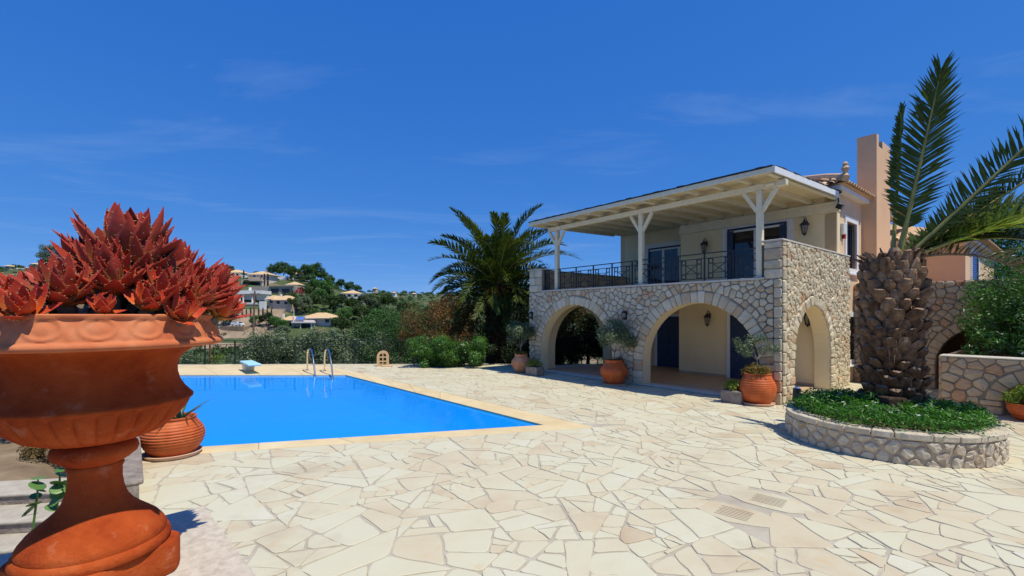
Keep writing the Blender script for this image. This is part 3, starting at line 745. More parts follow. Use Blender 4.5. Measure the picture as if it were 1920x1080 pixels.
# left end stub pillar and left parapet, left end wall with an opening
lw, lp = arched_wall(5.6, ZC, .42, [(2.75, 1.75, .82, FLO)], lambda s, z, w: L(LEN-w, s, z), VILLA, front=M['wallstone'], names=('left_end_wall', 'left_end_lining'))
m = vbox(8.58, LEN, 0, .42, ZC, 3.96); m.build('end_pillar', M['mortar'], VILLA)
ps = wall_stones(.73, 3.96, [], r, .3, quoins=((0, .73, ZC+.01, 3.96),), zmin=3.96)
emit_stones(ps, VILLA.children[-1], lambda s, z, w: L(8.58+s, -w, z), M['wallstone'], 'stone', 20, fwt)
vbox(8.9, LEN, .42, 5.8, ZC, 3.96).build('left_parapet', M['pinkdark'], VILLA)
# caps
def cap(a0, a1, b0, b1, z0, t=.045): bevel(vbox(a0, a1, b0, b1, z0, z0+t).build('coping_cap', M['cap'], VILLA), .008)
cap(.40, 8.60, -.06, .40, ZC, .055); cap(-.05, .47, -.06, ENDL+.02, ZP); cap(8.53, LEN+.05, -.06, .47, 3.96); cap(8.85, LEN+.05, .47, 5.8, 3.96)
# floors and slab
vbox(.42, LEN-.43, .42, 5.7, -.2, FLO).build('veranda_floor', M['floor_tile'], VILLA)
bevel(vbox(.40, LEN-.30, -.02, .42, FLO-.03, FLO+.012).build('veranda_step', M['cap'], VILLA), .006)
vbox(.42, LEN-.42, .421, 5.79, ZC-.22, ZC-.03).build('terrace_slab', M['cream'], VILLA)
# step risers of rough stone under the arches
for (c, rr_, sp, bo) in fr_arch:
    it = wall_stones(2*rr_, FLO-.035, [], r, .2, zmin=-.13)
    st = vbox(c-rr_, c+rr_, 0.0, .3, -.2, FLO-.03).build('step_riser', M['mortar'], VILLA)
    it = []
    s = 0
    while s < 2*rr_-.05:
        w = min(r.uniform(.2, .42), 2*rr_-s); 
        V, Fs = stone_geo(soften([(s+.01, -.12), (s+w-.01, -.12), (s+w-.01, FLO-.04), (s+.01, FLO-.04)], .2, .03, r), -.02, .02, .035, r, .85, .01)
        it.append((V, Fs, r.random())); s += w
    emit_stones(it, st, lambda s_, z, w, c=c, rr_=rr_: L(c-rr_+s_, -w, z), M['wallstone'], 'stone', 60, sarea)
# walls behind the arcade
vbox(.42, 4.92, 3.6, 3.85, FLO-.1, ZC-.2).build('veranda_wall', M['cream'], VILLA)
vbox(4.92, 7.9, 5.0, 5.25, FLO-.1, ZC-.2).build('veranda_recess_wall', M['pink'], VILLA)
vbox(4.70, 4.92, 3.85, 5.0, FLO-.1, ZC-.2).build('veranda_side_wall', M['cream'], VILLA)
vbox(.42, 4.92, 3.585, 3.6, FLO, FLO+.09).build('skirting', M['floor_tile'], VILLA)

def french_door(a0, a1, b, z0, z1, frame, leafs, name='door', glass=True, surround=.2, parent=VILLA):
    """opening on a wall facing -b; surround, frame, leaves as parts"""
    root = None
    if surround:
        m = MB(); m.box(-a1-surround, -a1, b-.03, b+.02, z0, z1+surround); m.box(-a0, -a0+surround, b-.03, b+.02, z0, z1+surround); m.box(-a1, -a0, b-.03, b+.02, z1, z1+surround)
        m.build('door_surround', M['white'], parent)
    m = MB(); m.box(-a1, -a0, b-.035, b-.005, z0, z1); d = m.build(name, M['glass'] if glass else M['bluepaint'], parent)
    f = MB(); e = .07
    f.box(-a1, -a0, b-.07, b-.036, z1-e, z1); f.box(-a1, -a1+e, b-.07, b-.036, z0, z1-e); f.box(-a0-e, -a0, b-.07, b-.036, z0, z1-e)
    f.build('frame', M['bluepaint'], d)
    for k in range(leafs):
        x0 = a0 + (a1-a0)*k/leafs; x1 = a0 + (a1-a0)*(k+1)/leafs; g = MB(); e2 = .06
        for (p0, p1, q0, q1) in ((x0, x1, z1-e-.07, z1-e-.002), (x0, x1, z0, z0+.1)): g.box(-p1, -p0, b-.062, b-.04, q0, q1)
        g.box(-x1, -x1+e2, b-.062, b-.04, z0+.1, z1-e-.07); g.box(-x0-e2, -x0, b-.062, b-.04, z0+.1, z1-e-.07)
        lf = g.build('leaf_frame', M['white'] if glass else M['bluepaint'], d)
        MB().box(-(x0+.10), -(x0+.07), b-.09, b-.0625, z0+1.0, z0+1.14).build('handle', M['iron'], lf)
    return d
french_door(1.49, 3.45, 4.40, ZC+.02, 5.29, 'navy', 2)
french_door(5.45, 7.72, 5.80, ZC+.02, 5.2, 'navy', 3)
# open blue shutter leaves beside the upper doors
for a0, a1, b in ((3.22, 3.44, 4.32), (1.50, 1.68, 4.32)):
    vbox(a0, a1, b-.03, b+.005, ZC+.04, 5.2).build('shutter_leaf', M['bluepaint'], VILLA)
def solid_door(a0, a1, b, z0, z1, surround=.12):
    if surround:
        m = MB(); m.box(-a1-surround, -a1, b-.03, b+.01, z0, z1+.1); m.box(-a0, -a0+surround, b-.03, b+.01, z0, z1+.1); m.box(-a1, -a0, b-.03, b+.01, z1, z1+.1)
        m.build('door_surround', M['white'], VILLA)
    d = vbox(a0, a1, b-.04, b, z0, z1).build('door', M['bluepaint'], VILLA)
    n = 2; w = (a1-a0)/n
    for k in range(n):
        for (q0, q1) in ((z0+.12, z0+.95), (z0+1.05, z1-.12)):
            bevel(vbox(a0+k*w+.09, a0+(k+1)*w-.09, b-.052, b-.0405, q0, q1).build('panel', M['bluepaint'], d), .006)
    vbox((a0+a1)/2+.04, (a0+a1)/2+.07, b-.10, b-.041, z0+.98, z0+1.12).build('handle', M['iron'], d)
solid_door(1.55, 2.98, 3.6, FLO, 2.2)
solid_door(5.55, 6.75, 5.0, FLO, 2.15)

# upper floor walls: terrace back wall, recess, and the end wall further in
vbox(.12, 5.33, 4.40, 4.65, ZC-.1, 6.02).build('terrace_wall', M['cream'], VILLA)
vbox(5.33, 9.05, 5.80, 6.05, ZC-.1, 6.02).build('terrace_recess_wall', M['cream'], VILLA)
vbox(5.08, 5.33, 4.65, 5.80, ZC-.1, 6.02).build('terrace_return_wall', M['cream'], VILLA)
vbox(9.05, 9.30, 5.8, 12, ZC-.1, 6.02).build('left_upper_wall', M['pink'], VILLA)
# end wall plane (a = .12) with a real window opening
def wall_with_holes(s0, s1, z0, z1, holes, mapf, th, name, material, parent):
    xs = sorted({s0, s1, *[h[0] for h in holes], *[h[1] for h in holes]}); zs = sorted({z0, z1, *[h[2] for h in holes], *[h[3] for h in holes]})
    m = MB()
    for x0, x1 in zip(xs, xs[1:]):
        for y0, y1 in zip(zs, zs[1:]):
            cx, cy = (x0+x1)/2, (y0+y1)/2
            if any(h[0] < cx < h[1] and h[2] < cy < h[3] for h in holes): continue
            m.add([mapf(x0, y0, 0), mapf(x1, y0, 0), mapf(x1, y1, 0), mapf(x0, y1, 0)], [(0, 1, 2, 3)])
            m.add([mapf(x0, y0, th), mapf(x1, y0, th), mapf(x1, y1, th), mapf(x0, y1, th)], [(0, 1, 2, 3)])
    for h in holes:
        c = [(h[0], h[2]), (h[1], h[2]), (h[1], h[3]), (h[0], h[3])]
        for p, q in zip(c, c[1:] + c[:1]): m.add([mapf(*p, 0), mapf(*q, 0), mapf(*q, th), mapf(*p, th)], [(0, 1, 2, 3)])
    for (p, q) in (((s0, z0), (s0, z1)), ((s1, z0), (s1, z1)), ((s0, z1), (s1, z1))):
        m.add([mapf(*p, 0), mapf(*q, 0), mapf(*q, th), mapf(*p, th)], [(0, 1, 2, 3)])
    return m.build(name, material, parent, fix=False)
pm = lambda s, z, w: (-.12-w, s, z)
WIN1, WIN2 = (5.38, 6.42, 3.72, 5.22), (5.50, 6.30, .75, 2.15)
wall_with_holes(4.40, 7.10, 0, 6.02, [WIN1, WIN2], pm, .3, 'side_wall', M['pink'], VILLA)
def barred_window(win, sill=True):
    s0, s1, z0, z1 = win; e = .16
    m = MB()
    m.box(-.12, -.09, s0-e, s0, z0-e, z1+e); m.box(-.12, -.09, s1, s1+e, z0-e, z1+e); m.box(-.12, -.09, s0, s1, z1, z1+e); m.box(-.12, -.09, s0, s1, z0-e, z0)
    w = m.build('window', M['white'], VILLA)
    MB().box(-.30, -.28, s0, s1, z0, z1).build('pane', M['glass'], w)
    f = MB(); f.box(-.279, -.24, s0, s0+.06, z0, z1); f.box(-.279, -.24, s1-.06, s1, z0, z1); f.box(-.279, -.24, s0+.06, s1-.06, z1-.06, z1); f.box(-.279, -.24, s0+.06, s1-.06, z0, z0+.06); f.box(-.279, -.24, (s0+s1)/2-.04, (s0+s1)/2+.04, z0+.06, z1-.06); f.build('window_frame', M['bluepaint'], w)
    n = 5
    for k in range(n):
        x = s0 + (s1-s0)*(k+.5)/n; MB().bar((-.15, x, z0), (-.15, x, z1), .02).build('window_bar', M['iron'], w)
    for z in (z0+.25, z1-.2): MB().bar((-.175, s0, z), (-.175, s1, z), .02).build('window_bar', M['iron'], w)
    MB().box(-.24, -.03, s0-e-.03, s1+e+.03, z0-e-.05, z0-e).build('sill', M['white'], w)
barred_window(WIN1); barred_window(WIN2)
# cream corner strip
vbox(.085, .12, 4.40, 4.62, ZC, 5.95).build('corner_strip', M['cream'], VILLA)
# chimney
ch = MB(); ch.box(-.26, .29, 7.08, 8.84, 0, 7.95); cho = ch.build('chimney', M['pinkdark'], VILLA)
c2 = MB(); c2.box(-.26, .29, 7.08, 7.34, 7.95, 8.32); c2.box(-.26, .29, 7.80, 8.84, 7.95, 8.22); c2.box(-.26, -.14, 7.34, 7.80, 7.95, 8.22); c2.build('chimney_head', M['pinkdark'], cho)
MB().box(-.13, .285, 7.345, 7.795, 7.951, 8.0).build('flue', M['iron'], cho)
# side wall beyond the chimney and the rear wing
wall_with_holes(8.84, 16, 0, 5.3, [], lambda s, z, w: (-.05-w, s, z), .3, 'rear_side_wall', M['pink'], VILLA)
vbox(-2.0, -.0, 11.0, 20, 0, 5.05).build('rear_wing', M['pink'], VILLA)
vbox(-2.005, -.3, 10.985, 11.0, 0, 5.05).build('rear_wing_front_shade', M['pinkdark'], VILLA)  # thin darker sheet: shade of the wing front put in as colour
wq = MB(); wq.box(2.001, 2.03, 12.3, 12.5, 3.1, 4.75); wq.box(2.001, 2.03, 14.3, 14.5, 3.1, 4.75); wq.box(2.001, 2.03, 12.5, 14.3, 4.6, 4.75)
wo = wq.build('window', M['white'], VILLA)
MB().box(2.001, 2.012, 12.5, 14.3, 3.1, 4.6).build('pane', M['glass'], wo)
for y0, y1 in ((12.5, 13.45),):
    f = MB(); f.box(2.013, 2.05, y0, y0+.08, 3.1, 4.6); f.box(2.013, 2.05, y1-.08, y1, 3.1, 4.6); f.build('shutter_frame', M['shutter'], wo)
    for k in range(18):
        z = 3.14 + k*.081; MB().box(2.013, 2.045, y0+.08, y1-.08, z, z+.05).build('louvre', M['shutter'], wo)

# roofs of clay tile
def hip_roof(name, a0, a1, b0, b1, z, pitch, parent, th=.16, material=None, rise=None):
    w = min(a1-a0, b1-b0)/2; h = w*math.tan(R(pitch)); m = MB()
    if (a1-a0) < (b1-b0): rg = [L((a0+a1)/2, b0+w, z+h), L((a0+a1)/2, b1-w, z+h)]
    else: rg = [L(a0+w, (b0+b1)/2, z+h), L(a1-w, (b0+b1)/2, z+h)]
    c = [L(a0, b0, z), L(a1, b0, z), L(a1, b1, z), L(a0, b1, z)]
    if (a1-a0) < (b1-b0): f = [(0, 1, 4), (1, 2, 5, 4), (2, 3, 5), (3, 0, 4, 5)]
    else: f = [(0, 1, 5, 4), (1, 2, 5), (2, 3, 4, 5), (3, 0, 4)]
    m.add(c + rg, f); m.add([L(a0, b0, z-.01), L(a1, b0, z-.01), L(a1, b1, z-.01), L(a0, b1, z-.01)], [(0, 1, 2, 3)])
    o = m.build(name, material or M['tile'], parent); return o
PITCH = 19
roof = hip_roof('tile_roof', -.22, 9.5, 3.92, 12.5, 6.13, PITCH, VILLA)
cn = MB(); cn.box(-5.3, .10, 4.10, 4.36, 5.98, 6.115); cn.box(-.12, .10, 4.36, 12, 5.98, 6.115); cn.build('cornice', M['white'], VILLA)
def tile_mesh():
    m = MB(); n = 8; vs = []
    for i, (y, s) in enumerate(((0, 1.0), (.42, .86))):
        for k in range(n+1):
            t = math.pi*k/n; vs.append((.105*s*math.cos(t), y, .075*s*math.sin(t)))
    for i, (y, s) in enumerate(((0, .86), (.42, .72))):
        for k in range(n+1):
            t = math.pi*k/n; vs.append((.105*s*math.cos(t), y, .075*s*math.sin(t)))
    q = n+1; fs = [(k, k+1, q+k+1, q+k) for k in range(n)] + [(2*q+k, 3*q+k, 3*q+k+1, 2*q+k+1) for k in range(n)] + [(k, 2*q+k, 2*q+k+1, k+1) for k in range(n)]
    out = []
    for tv in (.15, .45, .7, .95):
        m = MB(); m.tv = tv; m.add(vs, fs); out.append(m.mesh('tile', M['tile'], smooth=True, angle=50))
    return out
TILES = tile_mesh(); rt = random.Random(9)
tp = R(PITCH)
for k in range(22):                                  # front slope, columns along a
    a = -.12 + k*.24
    for j in range(5):
        d = -.06 + j*.36
        if d*math.cos(tp) > a + .30: continue
        link('tile', rt.choice(TILES), roof, L(a, 3.92 + d*math.cos(tp), 6.15 + d*math.sin(tp) + .012*j*0), (tp, 0, rt.uniform(-.03, .03)))
for k in range(34):                                  # end slope, columns along b
    b = 4.02 + k*.24
    for j in range(2):
        d = -.06 + j*.36
        if d*math.cos(tp) > b - 3.85: continue
        if 7.0 < b < 8.95: continue
        link('tile', rt.choice(TILES), roof, (.22 - d*math.cos(tp), b, 6.15 + d*math.sin(tp)), Matrix.Rotation(math.pi/2, 3, 'Z').to_4x4().to_euler() if False else (Matrix.Rotation(math.pi/2, 4, 'Z') @ Matrix.Rotation(tp, 4, 'X')).to_euler())
hp = MB()
hp.tube([(.28, 3.86, 6.24), (-.4, 4.54, 6.24+.68*math.tan(tp)+.05), (-4, 8.1, 6.24+4.25*math.tan(tp)+.05)], .11, 8); hp.build('hip_tile', M['tile'], roof, smooth=True)
an = MB(); an.lathe([(.06, 0), (.1, .05), (.05, .12), (.08, .2), (.11, .27), (.06, .34), (.075, .40), (.03, .46)], 10, (.26, 3.88, 6.24)); an.build('finial', M['tile'], roof, smooth=True)
r2 = hip_roof('rear_tile_roof', -2.3, 6, 10.6, 21, 5.12, 20, VILLA)
for k in range(30):
    a = -2.25 + k*.24
    for j in range(2):
        d = -.05 + j*.36; link('tile', rt.choice(TILES), r2, L(a, 10.6 + d*math.cos(tp), 5.14 + d*math.sin(tp)), (tp, 0, rt.uniform(-.03, .03)))
for k in range(36):
    b = 10.7 + k*.24; link('tile', rt.choice(TILES), r2, (2.34, b, 5.13), (Matrix.Rotation(math.pi/2, 4, 'Z') @ Matrix.Rotation(tp, 4, 'X')).to_euler())
cn = MB(); cn.box(-6, 2.12, 10.86, 10.98, 4.98, 5.10); cn.box(2.0, 2.12, 10.98, 20.6, 4.98, 5.10); cn.build('cornice', M['white'], VILLA)

# timber veranda roof
SL = .037; RZ = lambda b: 5.56 + SL*b
can = empty('veranda_roof', (0, 0, 0)); can.parent = VILLA
vr = MB()                                             # boards of the ceiling
nb = 22; r = random.Random(4)
for k in range(nb):
    b0, b1 = -.52 + 4.9*k/nb, -.52 + 4.9*(k+1)/nb - .006; m = MB(); m.tv = r.random()
    m.add([L(.02, b0, RZ(b0)+.145), L(8.68, b0, RZ(b0)+.145), L(8.68, b1, RZ(b1)+.145), L(.02, b1, RZ(b1)+.145), L(.02, b0, RZ(b0)+.165), L(8.68, b0, RZ(b0)+.165), L(8.68, b1, RZ(b1)+.165), L(.02, b1, RZ(b1)+.165)],
          [(0,3,2,1),(4,5,6,7),(0,1,5,4),(1,2,6,5),(2,3,7,6),(3,0,4,7)]); m.build('ceiling_board', M['ceilboard'], can)
m = MB(); m.add([L(5.4, 4.3, RZ(4.3)+.15), L(9.05, 4.3, RZ(4.3)+.15), L(9.05, 5.79, RZ(5.8)+.15), L(5.4, 5.79, RZ(5.8)+.15)], [(0,1,2,3)]); m.build('ceiling_board', M['ceilboard'], can, fix=False)
m = MB(); m.add([L(-.02, -.56, RZ(-.56)+.18), L(8.74, -.56, RZ(-.56)+.18), L(8.74, 4.39, RZ(4.4)+.18), L(-.02, 4.39, RZ(4.4)+.18), L(-.02, -.56, RZ(-.56)+.2), L(8.74, -.56, RZ(-.56)+.2), L(8.74, 4.39, RZ(4.4)+.2), L(-.02, 4.39, RZ(4.4)+.2)],
   [(0,3,2,1),(4,5,6,7),(0,1,5,4),(1,2,6,5),(2,3,7,6),(3,0,4,7)]); m.build('roof_felt', M['felt'], can)
for k in range(46):                                   # ragged slate edge
    a = .0 + k*.19; m = MB(); h = r.uniform(.012, .03)
    m.box(-a-.19, -a-.004, -.60+r.uniform(-.02, .02), -.2, RZ(-.5)+.201, RZ(-.5)+.201+h); m.build('roof_slate', M['felt'], can)
for k in range(22):
    b = -.5 + k*.22; m = MB(); h = r.uniform(.012, .035)
    m.box(-.3, .05+r.uniform(-.02, .02), b, b+.215, RZ(b)+.203, RZ(b)+.205+h); m.build('roof_slate', M['felt'], can)
nr = 13
for k in range(nr):
    a = .10 + (8.6-.10)*k/(nr-1); m = MB(); w = .05
    vs = [L(a-w, -.50, RZ(-.5)+.03), L(a+w, -.50, RZ(-.5)+.03), L(a+w, 4.40, RZ(4.4)), L(a-w, 4.40, RZ(4.4)), L(a-w, -.50, RZ(-.5)+.145), L(a+w, -.50, RZ(-.5)+.145), L(a+w, 4.40, RZ(4.4)+.145), L(a-w, 4.40, RZ(4.4)+.145)]
    m.add(vs, [(0,3,2,1),(4,5,6,7),(0,1,5,4),(1,2,6,5),(2,3,7,6),(3,0,4,7)]); m.build('rafter', M['timber'], can)
m = MB(); m.box(-8.74, .02, -.57, -.53, RZ(-.5)+.06, RZ(-.5)+.19); bevel(m.build('front_fascia', M['timber'], can), .006)
m = MB(); z0, z1 = RZ(-.5), RZ(4.3)
m.add([(.02, -.57, z0+.04), (.055, -.57, z0+.04), (.055, 4.05, z1+.03), (.02, 4.05, z1+.03), (.02, -.57, z0+.19), (.055, -.57, z0+.19), (.055, 4.05, z1+.18), (.02, 4.05, z1+.18)], [(0,3,2,1),(4,5,6,7),(0,1,5,4),(1,2,6,5),(2,3,7,6),(3,0,4,7)])
m.build('side_fascia', M['white'], can)
m = MB(); m.box(-8.35, .06, .08, .22, 5.40, 5.55); bevel(m.build('beam', M['timber'], can), .012)
m = MB(); m.box(-5.33, .0, 4.28, 4.395, 5.36, 5.68); m.build('wall_plate', M['timber'], can)
for a in (.58, 4.16, 7.91):
    m = MB(); m.box(-a-.075, -a+.075, .075, .225, ZC+.056, 5.40); p = bevel(m.build('post', M['timber'], can), .02, 2)
    for s in (-1, 1):
        m = MB(); m.bar((-a+s*.06, .15, 4.86), (-a+s*.40, .15, 5.40), .10, .10); bevel(m.build('brace', M['timber'], p), .01)
    for bz in (ZC+.06, ZC+.10): pass
# iron railing
def railing():
    t = empty('balcony_railing', VC, VANG, 'black iron balcony railing with crossed panels along the villa terrace', 'railing')
    zb, zt = ZC+.075, 3.93; n = 10; bw = (8.55-.42)/n; y = .12
    MB().bar(L(.42, y, zt), L(8.58, y, zt), .05, .025).build('top_rail', M['iron'], t)
    p = MB(); 
    def circ(m, cx, cz, rr):
        m.tube([(cx + rr*math.cos(2*math.pi*k/12), 0, cz + rr*math.sin(2*math.pi*k/12)) for k in range(13)], .011, 4)
    w = bw; z0, z1 = zb+.05, zt-.14
    for z in (z0, z1): p.bar((0, 0, z), (w, 0, z), .020)
    xs = [.13*w, .29*w, .71*w, .87*w]
    for x in xs: p.bar((x, 0, z0), (x, 0, z1), .020)
    rr = .08*w
    for cx in (.21*w, .79*w):
        for cz in (z0+rr+.012, z1-rr-.012): circ(p, cx, cz, rr-.004)
    for z in (z0+2*rr+.03, z1-2*rr-.03): p.bar((xs[0], 0, z), (xs[3], 0, z), .016)
    p.bar((xs[1], 0, z0+2*rr+.03), (xs[2], 0, z1-2*rr-.03), .017); p.bar((xs[1], 0, z1-2*rr-.03), (xs[2], 0, z0+2*rr+.03), .017)
    me = p.mesh('crossed_panel', M['iron'], fix=False)
    pm_ = MB().bar((0, 0, ZC+.05), (0, 0, zt-.012), .036).mesh('post', M['iron'])
    for k in range(n): link('crossed_panel', me, t, L(.42+(k+1)*bw, y, 0))
    for k in range(n+1): link('post', pm_, t, L(.435+k*(bw-.003), y, 0))
railing()

# lanterns
def lantern_meshes():
    o = {}
    m = MB(); m.lathe([(.0, .0), (.03, .01), (.06, .06), (.105, .30), (.115, .30), (.115, .32)], 6, cap=False); o['g'] = MB().lathe([(.055, .05), (.098, .295)], 6).mesh('glass', M['lampglass'])
    f = MB()
    for k in range(6):
        t = 2*math.pi*k/6; f.bar((.06*math.cos(t), .06*math.sin(t), .05), (.104*math.cos(t), .104*math.sin(t), .30), .014)
    f.lathe([(.005, -.04), (.03, -.01), (.065, .03), (.07, .055)], 6); f.lathe([(.115, .292), (.12, .31)], 6)
    o['f'] = f.mesh('frame', M['iron'])
    o['c'] = MB().lathe([(.15, .31), (.155, .325), (.06, .41), (.03, .43), (.035, .455), (.004, .50)], 6).mesh('cap', M['iron'])
    b = MB(); b.tube([(0, 0, .45), (0, -.0, .52), (0, .08, .56), (0, .17, .50), (0, .19, .38)], .012, 6); b.box(-.035, .035, .18, .2, .26, .46)
    o['b'] = b.mesh('bracket', M['iron'])
    return o
LM = lantern_meshes()
def lantern(a, b, z, label, sc=1.0, rz=0):
    t = empty('wall_lantern', W(a, b - .2*sc, z), VANG + rz, label, 'lantern', 'black wall lanterns on the villa'); t.scale = (sc, sc, sc)
    for n, k in (('glass', 'g'), ('frame', 'f'), ('cap', 'c'), ('bracket', 'b')): link(n, LM[k], t)
lantern(4.26, 4.40, 4.52, 'black hexagonal lantern left of the upper terrace glass door')
lantern(.92, 4.40, 4.75, 'black hexagonal lantern right of the upper terrace glass door')
lantern(8.15, 5.80, 4.30, 'black lantern half hidden behind the middle white veranda post', .9)
lantern(3.72, 3.60, 1.83, 'black lantern beside the blue door seen through the middle arch', .95)
lantern(.56, 3.60, 1.88, 'black lantern on the cream wall seen through the end wall arch', 1.05)
for a, lab in ((9.12, 'small black wall lamp at the left edge of the stone arcade'), (4.62, 'small black wall lamp on the stone pier between two arches')):
    t = empty('wall_lamp', W(a, -.045, 2.08), VANG, lab, 'lamp', 'small black lamps on the stone front')
    MB().box(-.05, .05, -.03, .0, -.02, .26).build('back_plate', M['iron'], t); MB().lathe([(.035, .0), (.055, .03), (.06, .2), (.03, .25)], 8, (0, -.09, 0)).build('lamp_body', M['iron'], t)
    MB().lathe([(.056, .05), (.062, .18)], 8, (0, -.09, 0)).build('lens', M['lampglass'], t)
# flood light and alarm box on the side wall
t = empty('flood_light', W(.0, 4.18, 5.52), VANG, 'black flood light under the corner of the veranda roof', 'lamp')
MB().bar((0, 0, .22), (.02, 0, .05), .03).build('bracket', M['iron'], t); m = MB(); m.box(-.02, .14, -.09, .09, -.10, .06); bevel(m.build('housing', M['iron'], t, rot=(0, .5, 0)), .015); MB().box(.141, .146, -.07, .07, -.08, .04).build('lens', M['lampglass'], t, rot=(0, .5, 0))
t = empty('alarm_box', W(.12, 4.95, 4.72), VANG, 'pale alarm box with red lens beside the barred upper window', 'alarm')
m = MB(); m.box(0, .10, -.14, .14, 0, .36); bevel(m.build('housing', M['plastic'], t), .02); MB().lathe([(.05, -.10), (.055, 0), (.04, .03)], 10, (.05, .05, -.02)).build('red_lens', M['redlens'], t, smooth=True)
t = empty('security_camera', W(.30, .02, 5.47), VANG, 'small white security camera on the veranda beam by the corner post', 'camera')
MB().tube([(.12, 0, 0), (-.10, 0, 0)], .045, 10).build('camera_body', M['timber'], t, smooth=True); MB().tube([(-.101, 0, 0), (-.115, 0, 0)], .035, 10).build('lens', M['iron'], t); MB().bar((.05, 0, 0), (.05, .06, .0), .025).build('mount', M['timber'], t)

# ------------------------------------------------------------------ stone garden walls at the right
def thick_wall(name, a0, a1, b, z1, th, label, cat, arches=(), stone='wallstone', size=.27, proud=(.02, .045), capf=True, limit=150, seed=1, z0=0.0):
    t = empty(name, VC, VANG, label, cat); r = random.Random(seed)
    ar = [(c-a0, rr_, sp, bo) for c, rr_, sp, bo in arches]
    f = lambda s, z, w: L(a0+s, b+w, z)
    arched_wall(a1-a0, z1, th, ar, f, t, z0=z0, plaster=M['pink'])
    core = t.children[0]
    emit_stones(wall_stones(a1-a0, z1, ar, r, size, .26, proud=proud, zmin=z0), core, lambda s, z, w: L(a0+s, b-w, z), M[stone], 'stone', limit, sarea)
    # return face at the low-a and high-a ends
    for s_end, sg in ((a0, 1), (a1, -1)):
        it = wall_stones(th, z1, [], r, .25, zmin=z0)
        emit_stones(it, core, lambda s, z, w, s_end=s_end, sg=sg: L(s_end - sg*w, b+s, z), M[stone], 'stone', 12, sarea)
    if capf: bevel(vbox(a0-.03, a1+.03, b-.04, b+th+.03, z1, z1+.035).build('wall_cap', M['cap'], t), .015)
    return t
thick_wall('stone_wall', -4.6, .1, 6.15, 3.20, .35, 'tall stone wall with an arched opening behind the stout palm', 'wall', [(-3.1, 1.2, .72, 0.0)], 'wallstone_warm', .28, capf=False, seed=5)
thick_wall('retaining_wall', -8.2, -2.55, 2.41, 1.235, .4, 'low warm stone retaining wall holding the flowering shrubs', 'wall', [(-4.0, .45, .32, 0.0)], 'wallstone_warm', .30, seed=8)
# niche back and bed soil
vbox(-4.5, -3.5, 2.82, 2.9, 0, .9).build('niche_back', M['wallstone_warm'], bpy.data.objects['retaining_wall'])
m = vbox(-8.2, -2.56, 2.92, 6.1, -.2, 1.12); o = m.build('planting_bed', M['soil']); o.location = VC; o.rotation_euler = (0, 0, VANG); tag(o, kind='structure')
m = vbox(-2.54, -2.45, 2.82, 6.1, 0, 1.2); o = m.build('side_retaining', M['wallstone_warm'], bpy.data.objects['retaining_wall'])
# passage behind the arched opening; side and roof added to keep light out
vbox(-4.5, .0, 9.6, 9.7, 0, 3.0).build('passage_wall', M['pinkdark'], bpy.data.objects['stone_wall'])
vbox(-4.6, -4.5, 6.5, 9.7, 0, 2.95).build('passage_shade_side', M['pinkdark'], bpy.data.objects['stone_wall'])
vbox(-4.5, .0, 6.5, 9.7, 2.95, 3.05).build('passage_shade_roof', M['pinkdark'], bpy.data.objects['stone_wall'])

# ------------------------------------------------------------------ foliage helpers (numpy)
def rand_dirs(n, g):
    v = g.normal(size=(n, 3)); return v / np.linalg.norm(v, axis=1, keepdims=True)
def leaf_faces(P, N, size, aspect, g, curl=0.0):
    """one 4-point leaf at each P, facing about N"""
    n = len(P); T = np.cross(N, rand_dirs(n, g)); T /= np.linalg.norm(T, axis=1, keepdims=True) + 1e-9
    B = np.cross(N, T); s = (size * g.uniform(.65, 1.3, n))[:, None]
    a = T * s; b = B * s * aspect
    V = np.stack([P - a, P + b*.5 + N*s*curl, P + a, P - b*.5 + N*s*curl], axis=1).reshape(-1, 3)
    return V, np.arange(4*n).reshape(n, 4)
def clump_cloud(centres, radii, per, size, aspect, seed, flat=1.0, up=.35, shell=.55, tintj=.22):
    """leaves in lumpy clumps; tint varies by clump and leaf"""
    g = np.random.default_rng(seed); Vs, Ts = [], []
    for c, r_ in zip(centres, radii):
        n = max(4, int(2.6 * per * r_**2)) if per > 0 else int(-per)
        d = rand_dirs(n, g); rr = r_ * (shell + (1-shell) * g.random(n)**.7) * g.uniform(.72, 1.12, n)
        P = np.asarray(c) + d * rr[:, None] * np.array([1, 1, flat])
        N = d + rand_dirs(n, g)*.75 + np.array([0, 0, up]); N /= np.linalg.norm(N, axis=1, keepdims=True)
        V, _ = leaf_faces(P, N, size, aspect, g, .12); Vs.append(V)
        t = np.clip(g.normal(.45, .08) + g.normal(0, tintj, n), 0, 1); Ts.append(np.repeat(t, 4))
    V = np.concatenate(Vs); T = np.concatenate(Ts)
    return V, np.arange(len(V)).reshape(-1, 4), T
def cloud_obj(name, cl, material, parent=None, loc=(0, 0, 0), **k):
    V, Fc, T = cl; return link(name, np_mesh(name, V, Fc, material, T), parent, loc, **k)
def lumps(n, seed, rx, ry, rz, cz, rr=(.25, .45), low=-.3):
    r = random.Random(seed); C, S = [], []
    while len(C) < n:
        v = Vector((r.gauss(0, 1), r.gauss(0, 1), r.gauss(0, 1))).normalized()
        if v.z < low: continue
        k = r.uniform(.35, 1.0)**.6
        C.append((v.x*rx*k, v.y*ry*k, cz + v.z*rz*k)); S.append(r.uniform(*rr) * (1.15 - .35*k))
    return C, S
